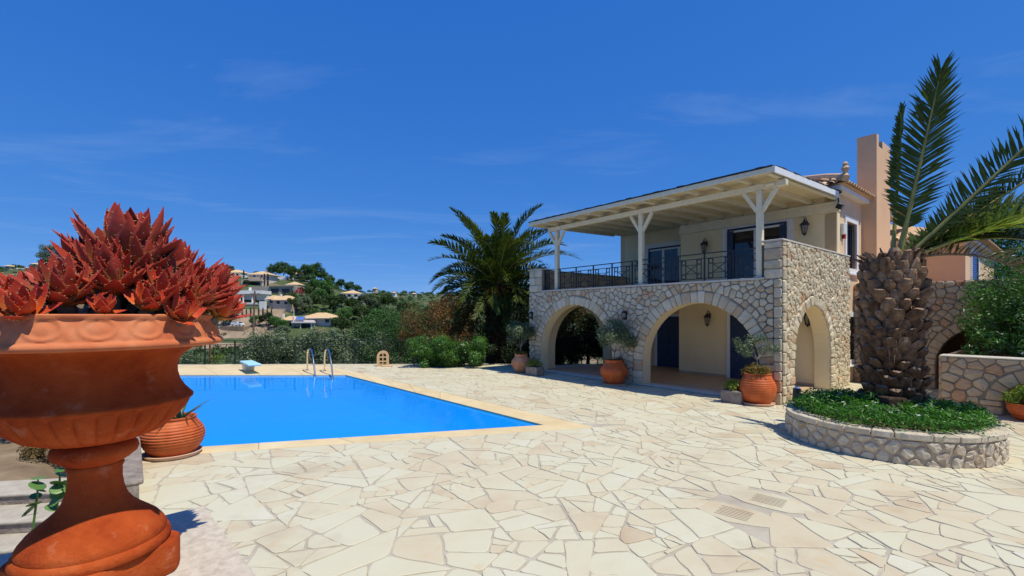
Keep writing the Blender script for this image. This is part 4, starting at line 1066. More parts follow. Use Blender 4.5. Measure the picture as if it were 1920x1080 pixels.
def limbs_to(cents, base, top, r0, seed, n=7):
    r = random.Random(seed); m = MB()
    b, t = Vector(base), Vector(top); mid = b.lerp(t, .5) + Vector((r.uniform(-1, 1), r.uniform(-1, 1), 0))*r0*.8
    m.tube([b, b.lerp(mid, .4), mid, t], [r0*1.35, r0, r0*.85, r0*.6], 8)
    for c in r.sample(list(cents), min(n, len(cents))):
        c = Vector(c); q = t.lerp(c, .45) + Vector((0, 0, -.05*(c-t).length)); m.tube([mid.lerp(t, .7), q, c], [r0*.45, r0*.28, r0*.08], 5)
    return m

def olive_tree(name, loc, h, rad, label, cat='tree', group=None, seed=1, trunk=.05, mt='olive', size=.05, per=420, trunk_h=None, n=16, aspect=.5):
    t = empty(name, loc, 0, label, cat, group); th = trunk_h or h*.42
    C, S = lumps(n, seed, rad, rad, (h-th)*.52, th + (h-th)*.5, (rad*.28, rad*.5), -.8)
    limbs_to(C, (0, 0, -.1), (0, 0, th), trunk, seed, 8).build('trunk', M['olivebark'], t, smooth=True)
    cloud_obj('crown', clump_cloud(C, S, per/(rad**2)*1.0, size, aspect, seed+5, 1.0, .3, .3), M[mt], t)
    return t

# ------------------------------------------------------------------ pier, urn and aloes in the foreground
E1 = Vector((-.697, .717, 0)); E2 = Vector((-.717, -.697, 0)); PC = Vector((-1.80, 2.72, 0)); PZ = 1.09; DZ = .04
def pier():
    t = empty('stone_pier', (PC.x, PC.y, 0), math.atan2(E1.y, E1.x), 'broad stone pier with a pale hammered top slab under the terracotta urn', 'pier')
    # local x = E1 (away), y = E2?  rotate: x axis = E1, y axis = left of it = E2
    m = MB(); m.box(-2.3, -.04, .04, 1.06, -1.5, PZ-.09); core = m.build('pier_core', M['mortar'], t)
    r = random.Random(2)
    for (ln, mf) in ((2.26, lambda s, z, w: (-2.3+s, .04-w, z)), (1.02, lambda s, z, w: (-.04+w, .04+s, z)), (2.26, lambda s, z, w: (-2.3+s, 1.06+w, z))):
        emit_stones(wall_stones(ln, PZ-.09, [], r, .27, zmin=-.2), core, mf, M['wallstone'], 'stone', 60, sarea)
    m = MB(); m.box(-2.36, .0, 0, 1.10, PZ-.09, PZ); bevel(m.build('top_slab', M['slab'], t), .012, 2)
pier()
UC = Vector((-1.734, 1.937, PZ))
def urn():
    z = lambda v: v - PZ
    t = empty('terracotta_urn', UC, 0, 'huge terracotta pedestal urn with fluted bowl and patterned rim, in the foreground', 'urn')
    # plinth: octagon with soft corners
    def octa(r_, zz, tt, i):
        k = math.cos(math.pi/4) / math.cos(((tt + .35 + math.pi/4) % (math.pi/2)) - math.pi/4) * 1.30
        return r_ * min(k, 1.13), zz
    m = MB(); m.lathe([(.05, 0), (.248, 0), (.254, .008), (.254, .125), (.248, .138), (.05, .1385)], 96, mod=octa); bevel(m.build('plinth', M['terracotta'], t, smooth=True), .004)
    foot = [(.250, .157), (.256, .172), (.250, .192), (.238, .199), (.240, .214), (.231, .232), (.212, .258), (.188, .280), (.158, .305), (.128, .333), (.106, .366), (.093, .405), (.087, .45), (.087, .488), (.094, .505), (.09, .515)]
    foot = [(r_, .139 + (z_-.157)*1.0) for r_, z_ in foot]
    m = MB(); m.lathe(foot, 72); m.build('foot', M['terracotta'], t, smooth=True, angle=60)
    col = [(.088, .516), (.112, .531), (.137, .552), (.143, .570), (.138, .588), (.118, .606), (.09, .615)]
    m = MB(); m.lathe(col, 72, (0, 0, -DZ+.022)); m.build('collar', M['terracotta'], t, smooth=True, angle=60)
    bw = [(.10, .632), (.168, .641), (.226, .664), (.271, .701), (.303, .740), (.320, .768), (.326, .782)]
    def flute(r_, zz, tt, i):
        s = abs(math.sin(tt*15)); u = i/(len(bw)-1); k = 1 - .05*(1-s)**2 * min(1, u*3) * (1 if u < .98 else .3)
        return r_*k, zz
    m = MB(); m.lathe(bw, 360, (0, 0, -DZ), mod=flute); m.build('fluted_bowl', M['terracotta'], t, smooth=True, angle=70)
    wl_ = [(.324, .781), (.336, .79), (.337, .80), (.325, .812), (.305, .836), (.288, .866), (.279, .900), (.278, .93), (.285, .958), (.305, .985), (.335, 1.005), (.37, 1.018), (.40, 1.024)]
    m = MB(); m.lathe(wl_, 96, (0, 0, -DZ), cap=False); m.build('waist', M['terracotta'], t, smooth=True, angle=60)
    rim = [(.395, 1.022), (.44, 1.024), (.452, 1.032), (.452, 1.044), (.443, 1.052), (.437, 1.056)] + [(.437 - .024*k/14, 1.056 + .072*k/14) for k in range(1, 15)] + [(.413, 1.135), (.419, 1.140), (.419, 1.150), (.411, 1.154), (.385, 1.152), (.378, 1.13), (.37, 1.06)]
    def eggs(r_, zz, tt, i):
        if not 6 <= i <= 20: return r_, zz
        v = (zz - 1.056)/.074; n = 19; u = (tt*n/(2*math.pi)) % 1 - .5
        d = math.hypot(u*1.0/.36, (v-.62)/.52)
        k = .005*math.exp(-((d-.95)/.16)**2) + .004*max(0, 1-(d/.62)**2)
        w = math.hypot((abs(u)-.5)/.10, (v-.3)/.35); k += .004*max(0, 1-w**2)
        return r_ + k, zz
    m = MB(); m.lathe(rim, 420, (0, 0, -DZ), mod=eggs, cap=False); m.build('patterned_rim', M['terra_rim'], t, smooth=True, angle=60)
    m = MB(); m.lathe([(.0, .0), (.2, .0), (.39, -.015)], 40, (0, 0, 1.135-DZ), cap=False); m.build('soil', M['soil'], t, smooth=True)
urn()

def aloe_leaf(seed, length=1.0, wide=.17, curve=.25, thick=.055):
    """thick tapering leaf along +x, curving up in +z, with teeth on both edges; two materials"""
    r = random.Random(seed); n = 9; V, T, Fs, mi = [], [], [], []
    def spine(s): return Vector((length*(s - .10*curve*s*s), 0, length*curve*(s**2)*.75))
    ring = 8
    for i in range(n+1):
        s = i/n; w = wide*((1-s)**.62)*(.80+.55*s*(1-s)*2) * length; th = thick*length*(1-s)**.7 + .004
        if i == n: w, th = .004, .004
        c = spine(s)
        for k in range(ring):
            a = 2*math.pi*k/ring; y = w*math.cos(a); zz = th*math.sin(a) + (.45*th*(math.cos(a)**2)*1.6)
            if math.sin(a) > 0: zz -= th*.75*math.sin(a)          # channelled upper face
            V.append(c + Vector((0, y, zz))); T.append(s)
    for i in range(n):
        for k in range(ring): Fs.append((i*ring+k, i*ring+(k+1) % ring, (i+1)*ring+(k+1) % ring, (i+1)*ring+k)); mi.append(0)
    Fs.append(tuple(range(ring-1, -1, -1))); mi.append(0)
    nt = 6
    for sgn in (0, ring//2):
        for j in range(nt):
            s = (j+.6+r.uniform(-.2, .2))/(nt+.4); i = min(n-1, int(s*n)); f = s*n-i
            p = V[i*ring+sgn].lerp(V[(i+1)*ring+sgn], f); q = V[i*ring+sgn].lerp(V[(i+1)*ring+sgn], min(1, f+.15)) ; out = Vector((0, 1 if sgn == 0 else -1, 0)); b = .009*length; h = .034*length
            o = len(V); V += [p + Vector((-b, 0, 0)), p + Vector((b, 0, 0)), p + Vector((0, 0, b)), p + out*h + Vector((.35*h, 0, .35*h))]; T += [1]*4
            for f3 in ((0, 1, 3), (1, 2, 3), (2, 0, 3)): Fs.append(tuple(o+k for k in f3)); mi.append(1)
    for j in range(3):                                       # a few teeth on the back keel
        s = r.uniform(.3, .85); i = min(n-1, int(s*n)); p = V[i*ring+6].copy(); h = .03*length; b = .009*length; o = len(V)
        p.y += r.uniform(-.3, .3)*wide*length*(1-s)
        V += [p + Vector((-b, -b, .003)), p + Vector((b, -b, .003)), p + Vector((0, b, .003)), p + Vector((.4*h, 0, -h))]; T += [1]*4
        for f3 in ((0, 1, 3), (1, 2, 3), (2, 0, 3)): Fs.append(tuple(o+k for k in f3)); mi.append(1)
    me = bpy.data.meshes.new('leaf'); me.from_pydata([tuple(v) for v in V], [], Fs)
    me.materials.append(M['aloe']); me.materials.append(M['tooth']); me.polygons.foreach_set('material_index', mi)
    a = me.attributes.new('tint', 'FLOAT', 'POINT'); a.data.foreach_set('value', T)
    bm = bmesh.new(); bm.from_mesh(me); bmesh.ops.recalc_face_normals(bm, faces=bm.faces); bm.to_mesh(me); bm.free()
    me.polygons.foreach_set('use_smooth', [True]*len(me.polygons))
    return me
def aloes():
    leaves = [aloe_leaf(40+k, 1.0, .215+.025*(k % 3), (.18, .30, .42, .55)[k % 4], .075) for k in range(6)]
    t = empty('aloe_clump', UC + Vector((0, 0, 1.135-DZ)), 0, 'sprawling clump of red spiny aloes overflowing the big urn', 'aloe')
    ev = Vector((-.667, .745, 0)); er = Vector((.745, .667, 0))     # away from / across the line of sight
    r = random.Random(77)
    # (across m, away m, height m, leaf length m, leaves, lean across, lean towards viewer, brightness)
    ros = [(.10, -.02, .18, .31, 26, .05, .12, .15), (.02, .05, .12, .26, 20, -.15, .1, .2), (.23, .02, .12, .26, 22, .3, .15, .3), (.33, -.04, .05, .25, 20, .7, .25, .4), (.17, .10, .16, .25, 18, .15, -.1, .2), (.03, -.12, .12, .22, 18, -.1, .35, .35), (.30, -.12, .06, .2, 18, .55, .4, .5),
           (.15, -.30, .03, .135, 12, .1, .55, .95), (-.08, -.24, .05, .18, 16, -.1, .5, .5), (.30, -.22, .04, .17, 13, .5, .45, .7), (-.26, -.16, .02, .15, 13, -.3, .4, .9),
           (-.36, .02, .02, .15, 12, -.6, .1, .85), (-.22, .16, .0, .12, 12, -.4, -.2, .6), (.10, .24, .10, .22, 13, .1, -.5, .2), (.30, .20, .04, .2, 12, .6, -.5, .3),
           (.02, -.34, .01, .085, 9, 0, .5, .9), (-.18, -.33, .0, .13, 11, -.2, .7, .95), (.20, -.14, .09, .19, 13, .25, .5, .25), (-.12, -.06, .06, .17, 16, -.3, .35, .35), (.38, .1, .03, .19, 12, .8, -.1, .4),
           (.24, -.33, -.01, .12, 10, .35, .8, .9), (-.36, -.2, -.01, .12, 10, -.55, .55, .95), (-.05, .3, .05, .18, 11, -.2, -.6, .5), (.40, -.13, .0, .16, 11, .85, .35, .7)]
    ros = [(x, y, h, ln, int(n*1.45), lx, ly, br) for x, y, h, ln, n, lx, ly, br in ros]
    ros += [(.05, -.20, .09, .19, 22, .0, .45, .45), (.20, -.24, .06, .17, 20, .25, .5, .6), (-.20, -.08, .03, .16, 20, -.35, .3, .6), (.14, -.10, .16, .22, 22, .1, .35, .25), (.36, .02, .06, .21, 20, .75, .1, .4)]
    for (x, y, h, ln, n, lx, ly, br) in ros:
        c = er*x + ev*y + Vector((0, 0, h)); axis = (Vector((0, 0, 1)) + er*lx - ev*ly).normalized()
        q = axis.to_track_quat('Z', 'Y')
        m = MB(); m.tv = .3
        m.tube([c - axis*(h*.6+.06), c - axis*.01, c + axis*ln*.12], [.028, .03, .012], 7)
        for k in range(7):                                    # withered skirt
            a = r.uniform(0, 6.28); d = q @ Vector((math.cos(a), math.sin(a), -.5)); p = c - axis*r.uniform(.02, .07); m.tv = r.random()
            s = q @ Vector((-math.sin(a), math.cos(a), 0)); l_ = ln*r.uniform(.3, .55); w = .018
            m.add([p+s*w, p-s*w, p+d*l_*.6-s*w*1.2+Vector((0, 0, -.01)), p+d*l_*.6+s*w, p+d*l_+Vector((0, 0, -.03))], [(0, 1, 2, 3), (3, 2, 4)])
        rb = m.build('rosette', M['dryleaf'], t, fix=False)
        for k in range(n):
            f = k/n; az = k*2.3999 + r.uniform(-.25, .25); el = R((14 if ln < .2 else 26) + (64 if ln < .2 else 54)*f**.9) + r.uniform(-.1, .1)
            L_ = ln*(.96 - .26*f**2)*r.uniform(.85, 1.1)
            M3 = (q.to_matrix() @ Matrix.Rotation(az, 3, 'Z') @ Matrix.Rotation(-el, 3, 'Y'))
            o = bpy.data.objects.new('leaf', r.choice(leaves)); COL.objects.link(o); o.parent = rb
            wd = r.uniform(.9, 1.25)*(1.18 if ln < .16 else 1.0)
            o.matrix_local = Matrix.Translation(c + axis*(.012+.25*ln*f*.3)) @ M3.to_4x4() @ Matrix.Diagonal((L_, L_*wd, L_*1.05, 1))
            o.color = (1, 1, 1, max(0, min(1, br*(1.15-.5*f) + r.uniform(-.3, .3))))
aloes()

# ------------------------------------------------------------------ pots
def ribbed_pot(loc, h, rad, label, group=None, mt='terra_pot', ribs=8, saucer=True, kind=0, name='terracotta_pot', ribrange=(.35, .85)):
    t = empty(name, loc, 0, label, 'pot', group); prof = []; N = 54
    shp = {0: [(0, .62), (.12, .80), (.35, .98), (.55, 1.0), (.78, .90), (.93, .74), (1.0, .70)],         # round
           1: [(0, .52), (.2, .78), (.42, .97), (.58, 1.0), (.78, .86), (.9, .66), (.96, .62), (1.0, .66)],    # pithos
           2: [(0, .55), (.25, .74), (.6, .95), (.85, 1.0), (1.0, .96)]}[kind]
    xs = [s[0] for s in shp]; ys = [s[1] for s in shp]
    co = np.polynomial.polynomial.polyfit(xs, ys, min(5, len(xs)-1))
    for k in range(N+1):
        u = k/N; rr = float(np.polynomial.polynomial.polyval(u, co)) * rad
        if ribrange[0] < u < ribrange[1]:
            ph = (u-ribrange[0])/(ribrange[1]-ribrange[0])*ribs; rr -= .035*rad*(1-abs(math.sin(math.pi*ph)))**2
        prof.append((rr, u*h))
    top = prof[-1][0]
    prof += [(top+.018, h), (top+.02, h+.02), (top-.01, h+.025), (top-.03, h), (top-.035, h*.9)]
    m = MB(); m.lathe([(prof[0][0]*.9, 0)] + prof, 40, cap=True, c=(0, 0, .03 if saucer else 0)); m.build('pot_body', M[mt], t, smooth=True, angle=75)
    m = MB(); m.lathe([(.01, h*.94), (top-.03, h*.93)], 20, (0, 0, .03 if saucer else 0), cap=False); m.build('soil', M['soil'], t)
    if saucer: m = MB(); m.lathe([(rad*.6, .0), (rad*.84, .004), (rad*.93, .06), (rad*.90, .066), (rad*.80, .03), (.02, .03)], 36); m.build('saucer', M['saucer'], t, smooth=True, angle=40)
    return t
def mound(name, loc, rx, ry, h, mt, label, cat, seed, size=.03, n=14, per=900, group=None, flowers=0):
    t = empty(name, loc, 0, label, cat, group); C, S = lumps(n, seed, rx*.75, ry*.75, h*.6, h*.25, (min(rx, ry)*.3, min(rx, ry)*.5), -.1)
    cloud_obj('foliage', clump_cloud(C, S, per/max(rx, .2)**2*.25, size, .6, seed), M[mt], t)
    m = MB(); r = random.Random(seed)
    for c in C[:8]: m.tube([(c[0]*.2, c[1]*.2, -.03), (c[0]*.6, c[1]*.6, c[2]*.5), c], [.01, .007, .003], 5)
    m.build('stem', M['twig'], t, smooth=True)
    return t
# pot by the pool with a spiky aloe
P0 = gnd(325, 853)
ribbed_pot(P0, .56, .42, 'squat ribbed terracotta pot on a pale saucer beside the pool, next to the urn', ribs=11, ribrange=(.12, .95))
def spiky(loc, n, ln, label, mt, seed, wide=.09):
    t = empty('spiky_aloe', loc, 0, label, 'aloe'); r = random.Random(seed)
    for k in range(n):
        a = k*2.4; el = r.uniform(.5, 1.35); l_ = ln*r.uniform(.5, 1.0); m = MB(); m.tv = r.random(); d = Vector((math.cos(a)*math.cos(el), math.sin(a)*math.cos(el), math.sin(el))); s = Vector((-math.sin(a), math.cos(a), 0))
        pts = []
        for i in range(7):
            u = i/6; c = d*l_*u + Vector((0, 0, -.18*l_*u*u)); w = wide*l_*(1-u)**.7*.9+.001
            pts += [c+s*w+Vector((0, 0, w*.5)), c-Vector((0, 0, w*.2)), c-s*w+Vector((0, 0, w*.5))]
        m.add(pts, [(3*i+k2, 3*i+k2+1, 3*i+k2+4, 3*i+k2+3) for i in range(6) for k2 in range(2)]); m.build('leaf', M[mt], t, fix=False, smooth=True)
    return t
spiky(P0 + Vector((.10, 0, .54)), 15, .62, 'spiky grey green aloe in the squat pot beside the pool', 'agave', 3, .06)
# three olive pots along the arcade
PA, PB, PD = gnd(977, 698), gnd(1151, 721.5), gnd(1420, 758)
ribbed_pot(PA, .68, .37, 'round pale terracotta pot with an olive bush at the left end of the arcade', kind=1, mt='terra_old', ribs=5, ribrange=(.5, .8), saucer=False)
ribbed_pot(PB, .74, .43, 'large terracotta jar with an olive bush between the two big arches', kind=1, ribs=6, ribrange=(.5, .85))
ribbed_pot(PD, .72, .42, 'glossy banded terracotta pot at the villa corner holding amber succulents', kind=0, ribs=7, ribrange=(.42, .92))
olive_tree('olive_bush', PA + Vector((-.02, 0, .66)), 1.25, .62, 'bushy young olive in the pot at the left end of the arcade', 'bush', seed=11, trunk=.025, trunk_h=.35, size=.045, per=1100, mt='olive')
olive_tree('olive_bush', PB + Vector((.02, 0, .72)), 1.28, .66, 'airy silver olive bush in the jar between the two big arches', 'bush', seed=12, trunk=.022, trunk_h=.35, size=.042, per=900)
olive_tree('olive_bush', PD + Vector((.0, 0, .72)), .98, .50, 'sparse young olive standing in the banded pot at the villa corner', 'bush', seed=14, trunk=.02, trunk_h=.45, size=.036, per=420, n=12)
mound('amber_succulent', PD + Vector((0, 0, .72)), .36, .36, .26, 'amber', 'amber green succulent spilling over the banded pot', 'succulent', 5, .028, 18, 1500)
mound('drooping_plant', PA + Vector((0, 0, .66)), .30, .30, .16, 'amber', 'brownish drooping plant on the rim of the left pot', 'plant', 6, .03, 10, 700)
mound('trailing_plant', PB + Vector((.1, -.1, .72)), .28, .28, .12, 'redleaf', 'reddish trailing plant on the rim of the middle jar', 'plant', 8, .03, 9, 500)
# stone troughs with succulents
def trough(loc, w, d, h, rz, label, plabel, seed, mt='rock'):
    t = empty('stone_trough', loc, rz, label, 'planter'); r = random.Random(seed)
    m = MB(); m.box(-w/2, w/2, -d/2, d/2, 0, h); o = bevel(m.build('trough_body', M[mt], t), .03, 2)
    m = MB(); m.box(-w/2+.05, w/2-.05, -d/2+.05, d/2-.05, h-.02, h+.01); m.build('soil', M['soil'], t)
    mound('lime_succulent', Vector(loc) + Vector((0, 0, h)), w*.62, d*.75, .26, 'lime', plabel, 'succulent', seed, .03, 16, 1300)
trough(gnd(1003, 703.5), .62, .40, .32, VANG, 'small rough stone trough beside the leftmost arch foot', 'lime green succulent in the trough at the left arch', 21)
trough(gnd(1376, 755), .52, .36, .32, VANG, 'dark rough stone trough next to the banded corner pot', 'lime green succulent in the dark trough by the corner pot', 22)
# pot in the niche of the retaining wall
PN = W(-3.92, 2.12, 0)
ribbed_pot(PN, .34, .30, 'low terracotta bowl in front of the niche at the right edge', kind=2, ribs=2, saucer=False)
mound('yellow_succulent', PN + Vector((-.02, 0, .36)), .42, .36, .40, 'lime', 'yellow green succulent in the bowl at the right edge', 'succulent', 31, .035, 18, 1500)
MB  # ------------------------------------------------------------ round planter and stout palm
PLC, PLR, PLH = Vector((6.50, 8.12, 0)), 1.47, .46
def planter():
    t = empty('round_planter', PLC, 0, 'low round planter wall of rough grey stones around the stout palm', 'planter'); r = random.Random(13); n = 96
    m = MB(); m.lathe([(PLR-.3, -.1), (PLR-.012, -.1), (PLR-.012, PLH-.06), (PLR-.3, PLH-.06)], n); core = m.build('planter_core', M['planter_mortar'], t, smooth=True, angle=40)
    circ = 2*math.pi*PLR
    it = wall_stones(circ, PLH-.10, [], r, .26, joint=(.02, .06), proud=(.006, .026))
    def mp_(s, z, w): a = s/PLR; q = PLR - .006 + w; return (q*math.cos(a), q*math.sin(a), z)
    emit_stones(it, core, mp_, M['planterstone'], 'stone', 150, lambda i: sarea(i) * (1 if math.sin(np.mean([v[0] for v in i[0]])/PLR - .82) < .1 else .2))
    a = 0.0
    while a < 2*math.pi - .05:                               # cap stones
        w = min(r.uniform(.16, .34), 2*math.pi - a); k = 6; g = .006; m = MB(); m.tv = r.uniform(.5, .9)
        ri, ro, z0, z1 = PLR-.30, PLR+.025+r.uniform(-.015, .015), PLH-.085, PLH+r.uniform(-.008, .008)
        vs = []
        for i in range(k+1):
            q = a + g + (w-2*g)*i/k
            for rr_, zz in ((ri, z0), (ro, z0), (ro, z1), (ri, z1)): j_ = r.uniform(-.008, .008); vs.append(((rr_+j_)*math.cos(q), (rr_+j_)*math.sin(q), zz))
        fs = [(4*i+j, 4*i+(j+1) % 4, 4*i+4+(j+1) % 4, 4*i+4+j) for i in range(k) for j in range(4)] + [(3, 2, 1, 0), (4*k, 4*k+1, 4*k+2, 4*k+3)]
        m.add(vs, fs); bevel(m.build('cap_stone', M['planterstone'], t), .01); a += w
    m = MB(); m.lathe([(.01, .50), (PLR*.5, .47), (PLR-.29, .40)], 40, cap=False); m.build('soil', M['soil'], t)
planter()
def ground_cover():
    g = np.random.default_rng(8); n = 15000
    th = g.uniform(0, 2*math.pi, n); rr = (PLR-.12)*np.sqrt(g.random(n)); x, y = rr*np.cos(th), rr*np.sin(th)
    hz = np.array([.30 + .15*noise.noise((a*2.2, b*2.2, 1)) + .10*noise.noise((a*6, b*6, 5)) for a, b in zip(x, y)]) * (1 - .55*(rr/PLR)**3)
    z = .45 + hz * g.uniform(.3, 1.15, n); P = np.stack([x, y, z], 1)
    N = rand_dirs(n, g)*.8 + np.array([0, 0, .8]); N /= np.linalg.norm(N, axis=1, keepdims=True)
    V, Fc = leaf_faces(P, N, .04, .5, g, .15); T = np.repeat(np.clip(g.normal(.45, .2, n) + (hz-.2)*1.2, 0, 1), 4)
    m2 = 1600; th = g.uniform(0, 2*math.pi, m2); rr = PLR - .18 + .26*g.random(m2)**1.6    # fringe spilling over the cap
    k = np.array([noise.noise((math.cos(a)*3.2, math.sin(a)*3.2, 2)) for a in th]); sel = k > .02; th, rr = th[sel], rr[sel]
    P2 = np.stack([rr*np.cos(th), rr*np.sin(th), PLH + .06 - np.maximum(0, rr-PLR)*1.2 + g.uniform(-.03, .05, len(th))], 1); N2 = rand_dirs(len(th), g)*.7 + np.array([0, 0, .7]); N2 /= np.linalg.norm(N2, axis=1, keepdims=True)
    Va, Fa = leaf_faces(P2, N2, .032, .45, g, .15)
    V = np.concatenate([V, Va]); Fc = np.concatenate([Fc, Fa + 4*n]); T = np.concatenate([T, np.repeat(np.clip(g.normal(.5, .2, len(th)), 0, 1), 4)])
    o = link('ground_cover', np_mesh('ground_cover', V, Fc, M['ivy'], T), None, PLC); tag(o, 'dense green ground cover with tiny white flowers in the round planter', 'ground cover', kind='stuff')
    r = random.Random(4); m = MB()
    for _ in range(48):
        a, q = r.uniform(0, 6.28), (PLR-.2)*math.sqrt(r.random()); c = Vector((q*math.cos(a), q*math.sin(a), .80 - .20*(q/PLR)**2 + r.uniform(-.04, .03)))
        for k in range(5):
            b = 1.256*k + a; d = Vector((math.cos(b), math.sin(b), .3))*.028; s = Vector((-math.sin(b), math.cos(b), 0))*.014; m.add([c, c+d*.6+s, c+d*1.2, c+d*.6-s], [(0, 1, 2, 3)])
    m.build('flowers', M['petal'], o, fix=False)
ground_cover()

def frond_mesh(seed, length, droop, leaf=.42, width=1.0, rach=.028, pairs=70, lift=.6, fold=.55, up=.2, twist=0, mats=None, start=.1, tipleaf=.5, jit=.1):
    """feather frond along +x, drooping in -z; leaflets in a V"""
    g = np.random.default_rng(seed); V, Fc, T, mi = [], [], [], []
    def spine(s): return np.array([length*(s*math.cos(lift*(1-s*.0)) if False else s), 0, 0]) if False else None
    n = 26; pts = []; ang = lift; p = np.array([0., 0., 0.])
    for i in range(n+1):
        pts.append(p.copy()); a = ang - droop*(i/n)**1.5; p = p + np.array([math.cos(a), 0, math.sin(a)])*length/n
    pts = np.array(pts)
    def at_s(s):
        f = min(s, .9999)*n; i = int(f); return pts[i] + (pts[i+1]-pts[i])*(f-i), (pts[i+1]-pts[i])/np.linalg.norm(pts[i+1]-pts[i])
    for i in range(n+1):                                    # rachis
        s = i/n; c, d = at_s(s); nn = np.array([-d[2], 0, d[0]]); r_ = rach*(1-s)**.8 + .003
        for k in range(5):
            a = 2*math.pi*k/5; V.append(c + np.array([0, 1, 0])*math.cos(a)*r_*1.2 + nn*math.sin(a)*r_); T.append(.5)
    for i in range(n):
        for k in range(5): Fc.append((i*5+k, i*5+(k+1) % 5, (i+1)*5+(k+1) % 5, (i+1)*5+k)); mi.append(0)
    for i in range(pairs):
        s = start + (1-start)*(i+.5)/pairs; c, d = at_s(s); nn = np.array([-d[2], 0, d[0]])
        env = (math.sin(math.pi*min(1, (s-start)/(1-start)*.62+.22)))**.7 if s < .8 else 1
        ll = leaf*(.35 + .65*min(1, (s-start)*5+.2)) * (1 if s < .7 else 1 - (1-tipleaf)*((s-.7)/.3)**1.5)
        for sg in (-1, 1):
            sw = (.72 + 1.25*s**2.2) ; out = np.array([0, sg, 0])*math.cos(fold) + nn*math.sin(fold + up*g.uniform(-1, 1)) ; dr = out*math.cos(sw*.62) + d*math.sin(sw*.62) + g.normal(0, jit, 3)
            dr /= np.linalg.norm(dr); l_ = ll*g.uniform(.85, 1.1); w = .017*width*g.uniform(.8, 1.2); side = np.cross(dr, nn); side /= np.linalg.norm(side) + 1e-9
            mid = c + dr*l_*.5 + np.array([0, 0, -.01*l_]); tip = c + dr*l_ + np.array([0, 0, -.10*l_])
            o = len(V); V += [c+side*w*.5, c-side*w*.5, mid-side*w, mid+side*w, tip, tip+side*.001]; tv = float(np.clip(g.normal(.45, .2), 0, 1)); T += [tv]*6
            Fc += [(o, o+1, o+2, o+3), (o+3, o+2, o+4, o+5)]; mi += [1, 1]
    return np_mesh('frond', np.array(V), np.array(Fc), None, T, mats=mats or [M['rachis'], M['frond']], midx=mi)
def place_frond(me, parent, base, az, name='frond', roll=0, pitch=0, sc=1):
    o = bpy.data.objects.new(name, me); COL.objects.link(o); o.parent = parent
    o.matrix_local = Matrix.Translation(base) @ Matrix.Rotation(az, 4, 'Z') @ Matrix.Rotation(-pitch, 4, 'Y') @ Matrix.Rotation(roll, 4, 'X') @ Matrix.Scale(sc, 4); return o
def boot_mesh(seed, lo=.15, hi=.95):
    r = random.Random(seed); m = MB(); vs = []
    # cut leaf base: a thick rounded scale pointing up (+z) and out (+x)
    ringp = ((-1, -.5), (-.72, .45), (-.25, .95), (.25, .95), (.72, .45), (1, -.5), (.4, -.9), (-.4, -.9))
    for (x, z, w, t) in ((-.09, -.10, .105, .05), (.0, -.01, .115, .058), (.06, .075, .10, .05), (.098, .135, .06*r.uniform(.8, 1.3), .026)):
        for sy, st in ringp: vs.append((x + st*t*.95 + r.uniform(-.006, .006), sy*w + r.uniform(-.007, .007), z - st*t*.45 + r.uniform(-.01, .01)))
    fs = [(8*i+k, 8*i+(k+1) % 8, 8*i+8+(k+1) % 8, 8*i+8+k) for i in range(3) for k in range(8)]
    m.tv = r.uniform(lo, hi); m.add(vs, fs); m.mi = 1; m.add(vs[24:32], [tuple(range(8))]); return m.mesh('leaf_base', [M['boot'], M['bootcut']])
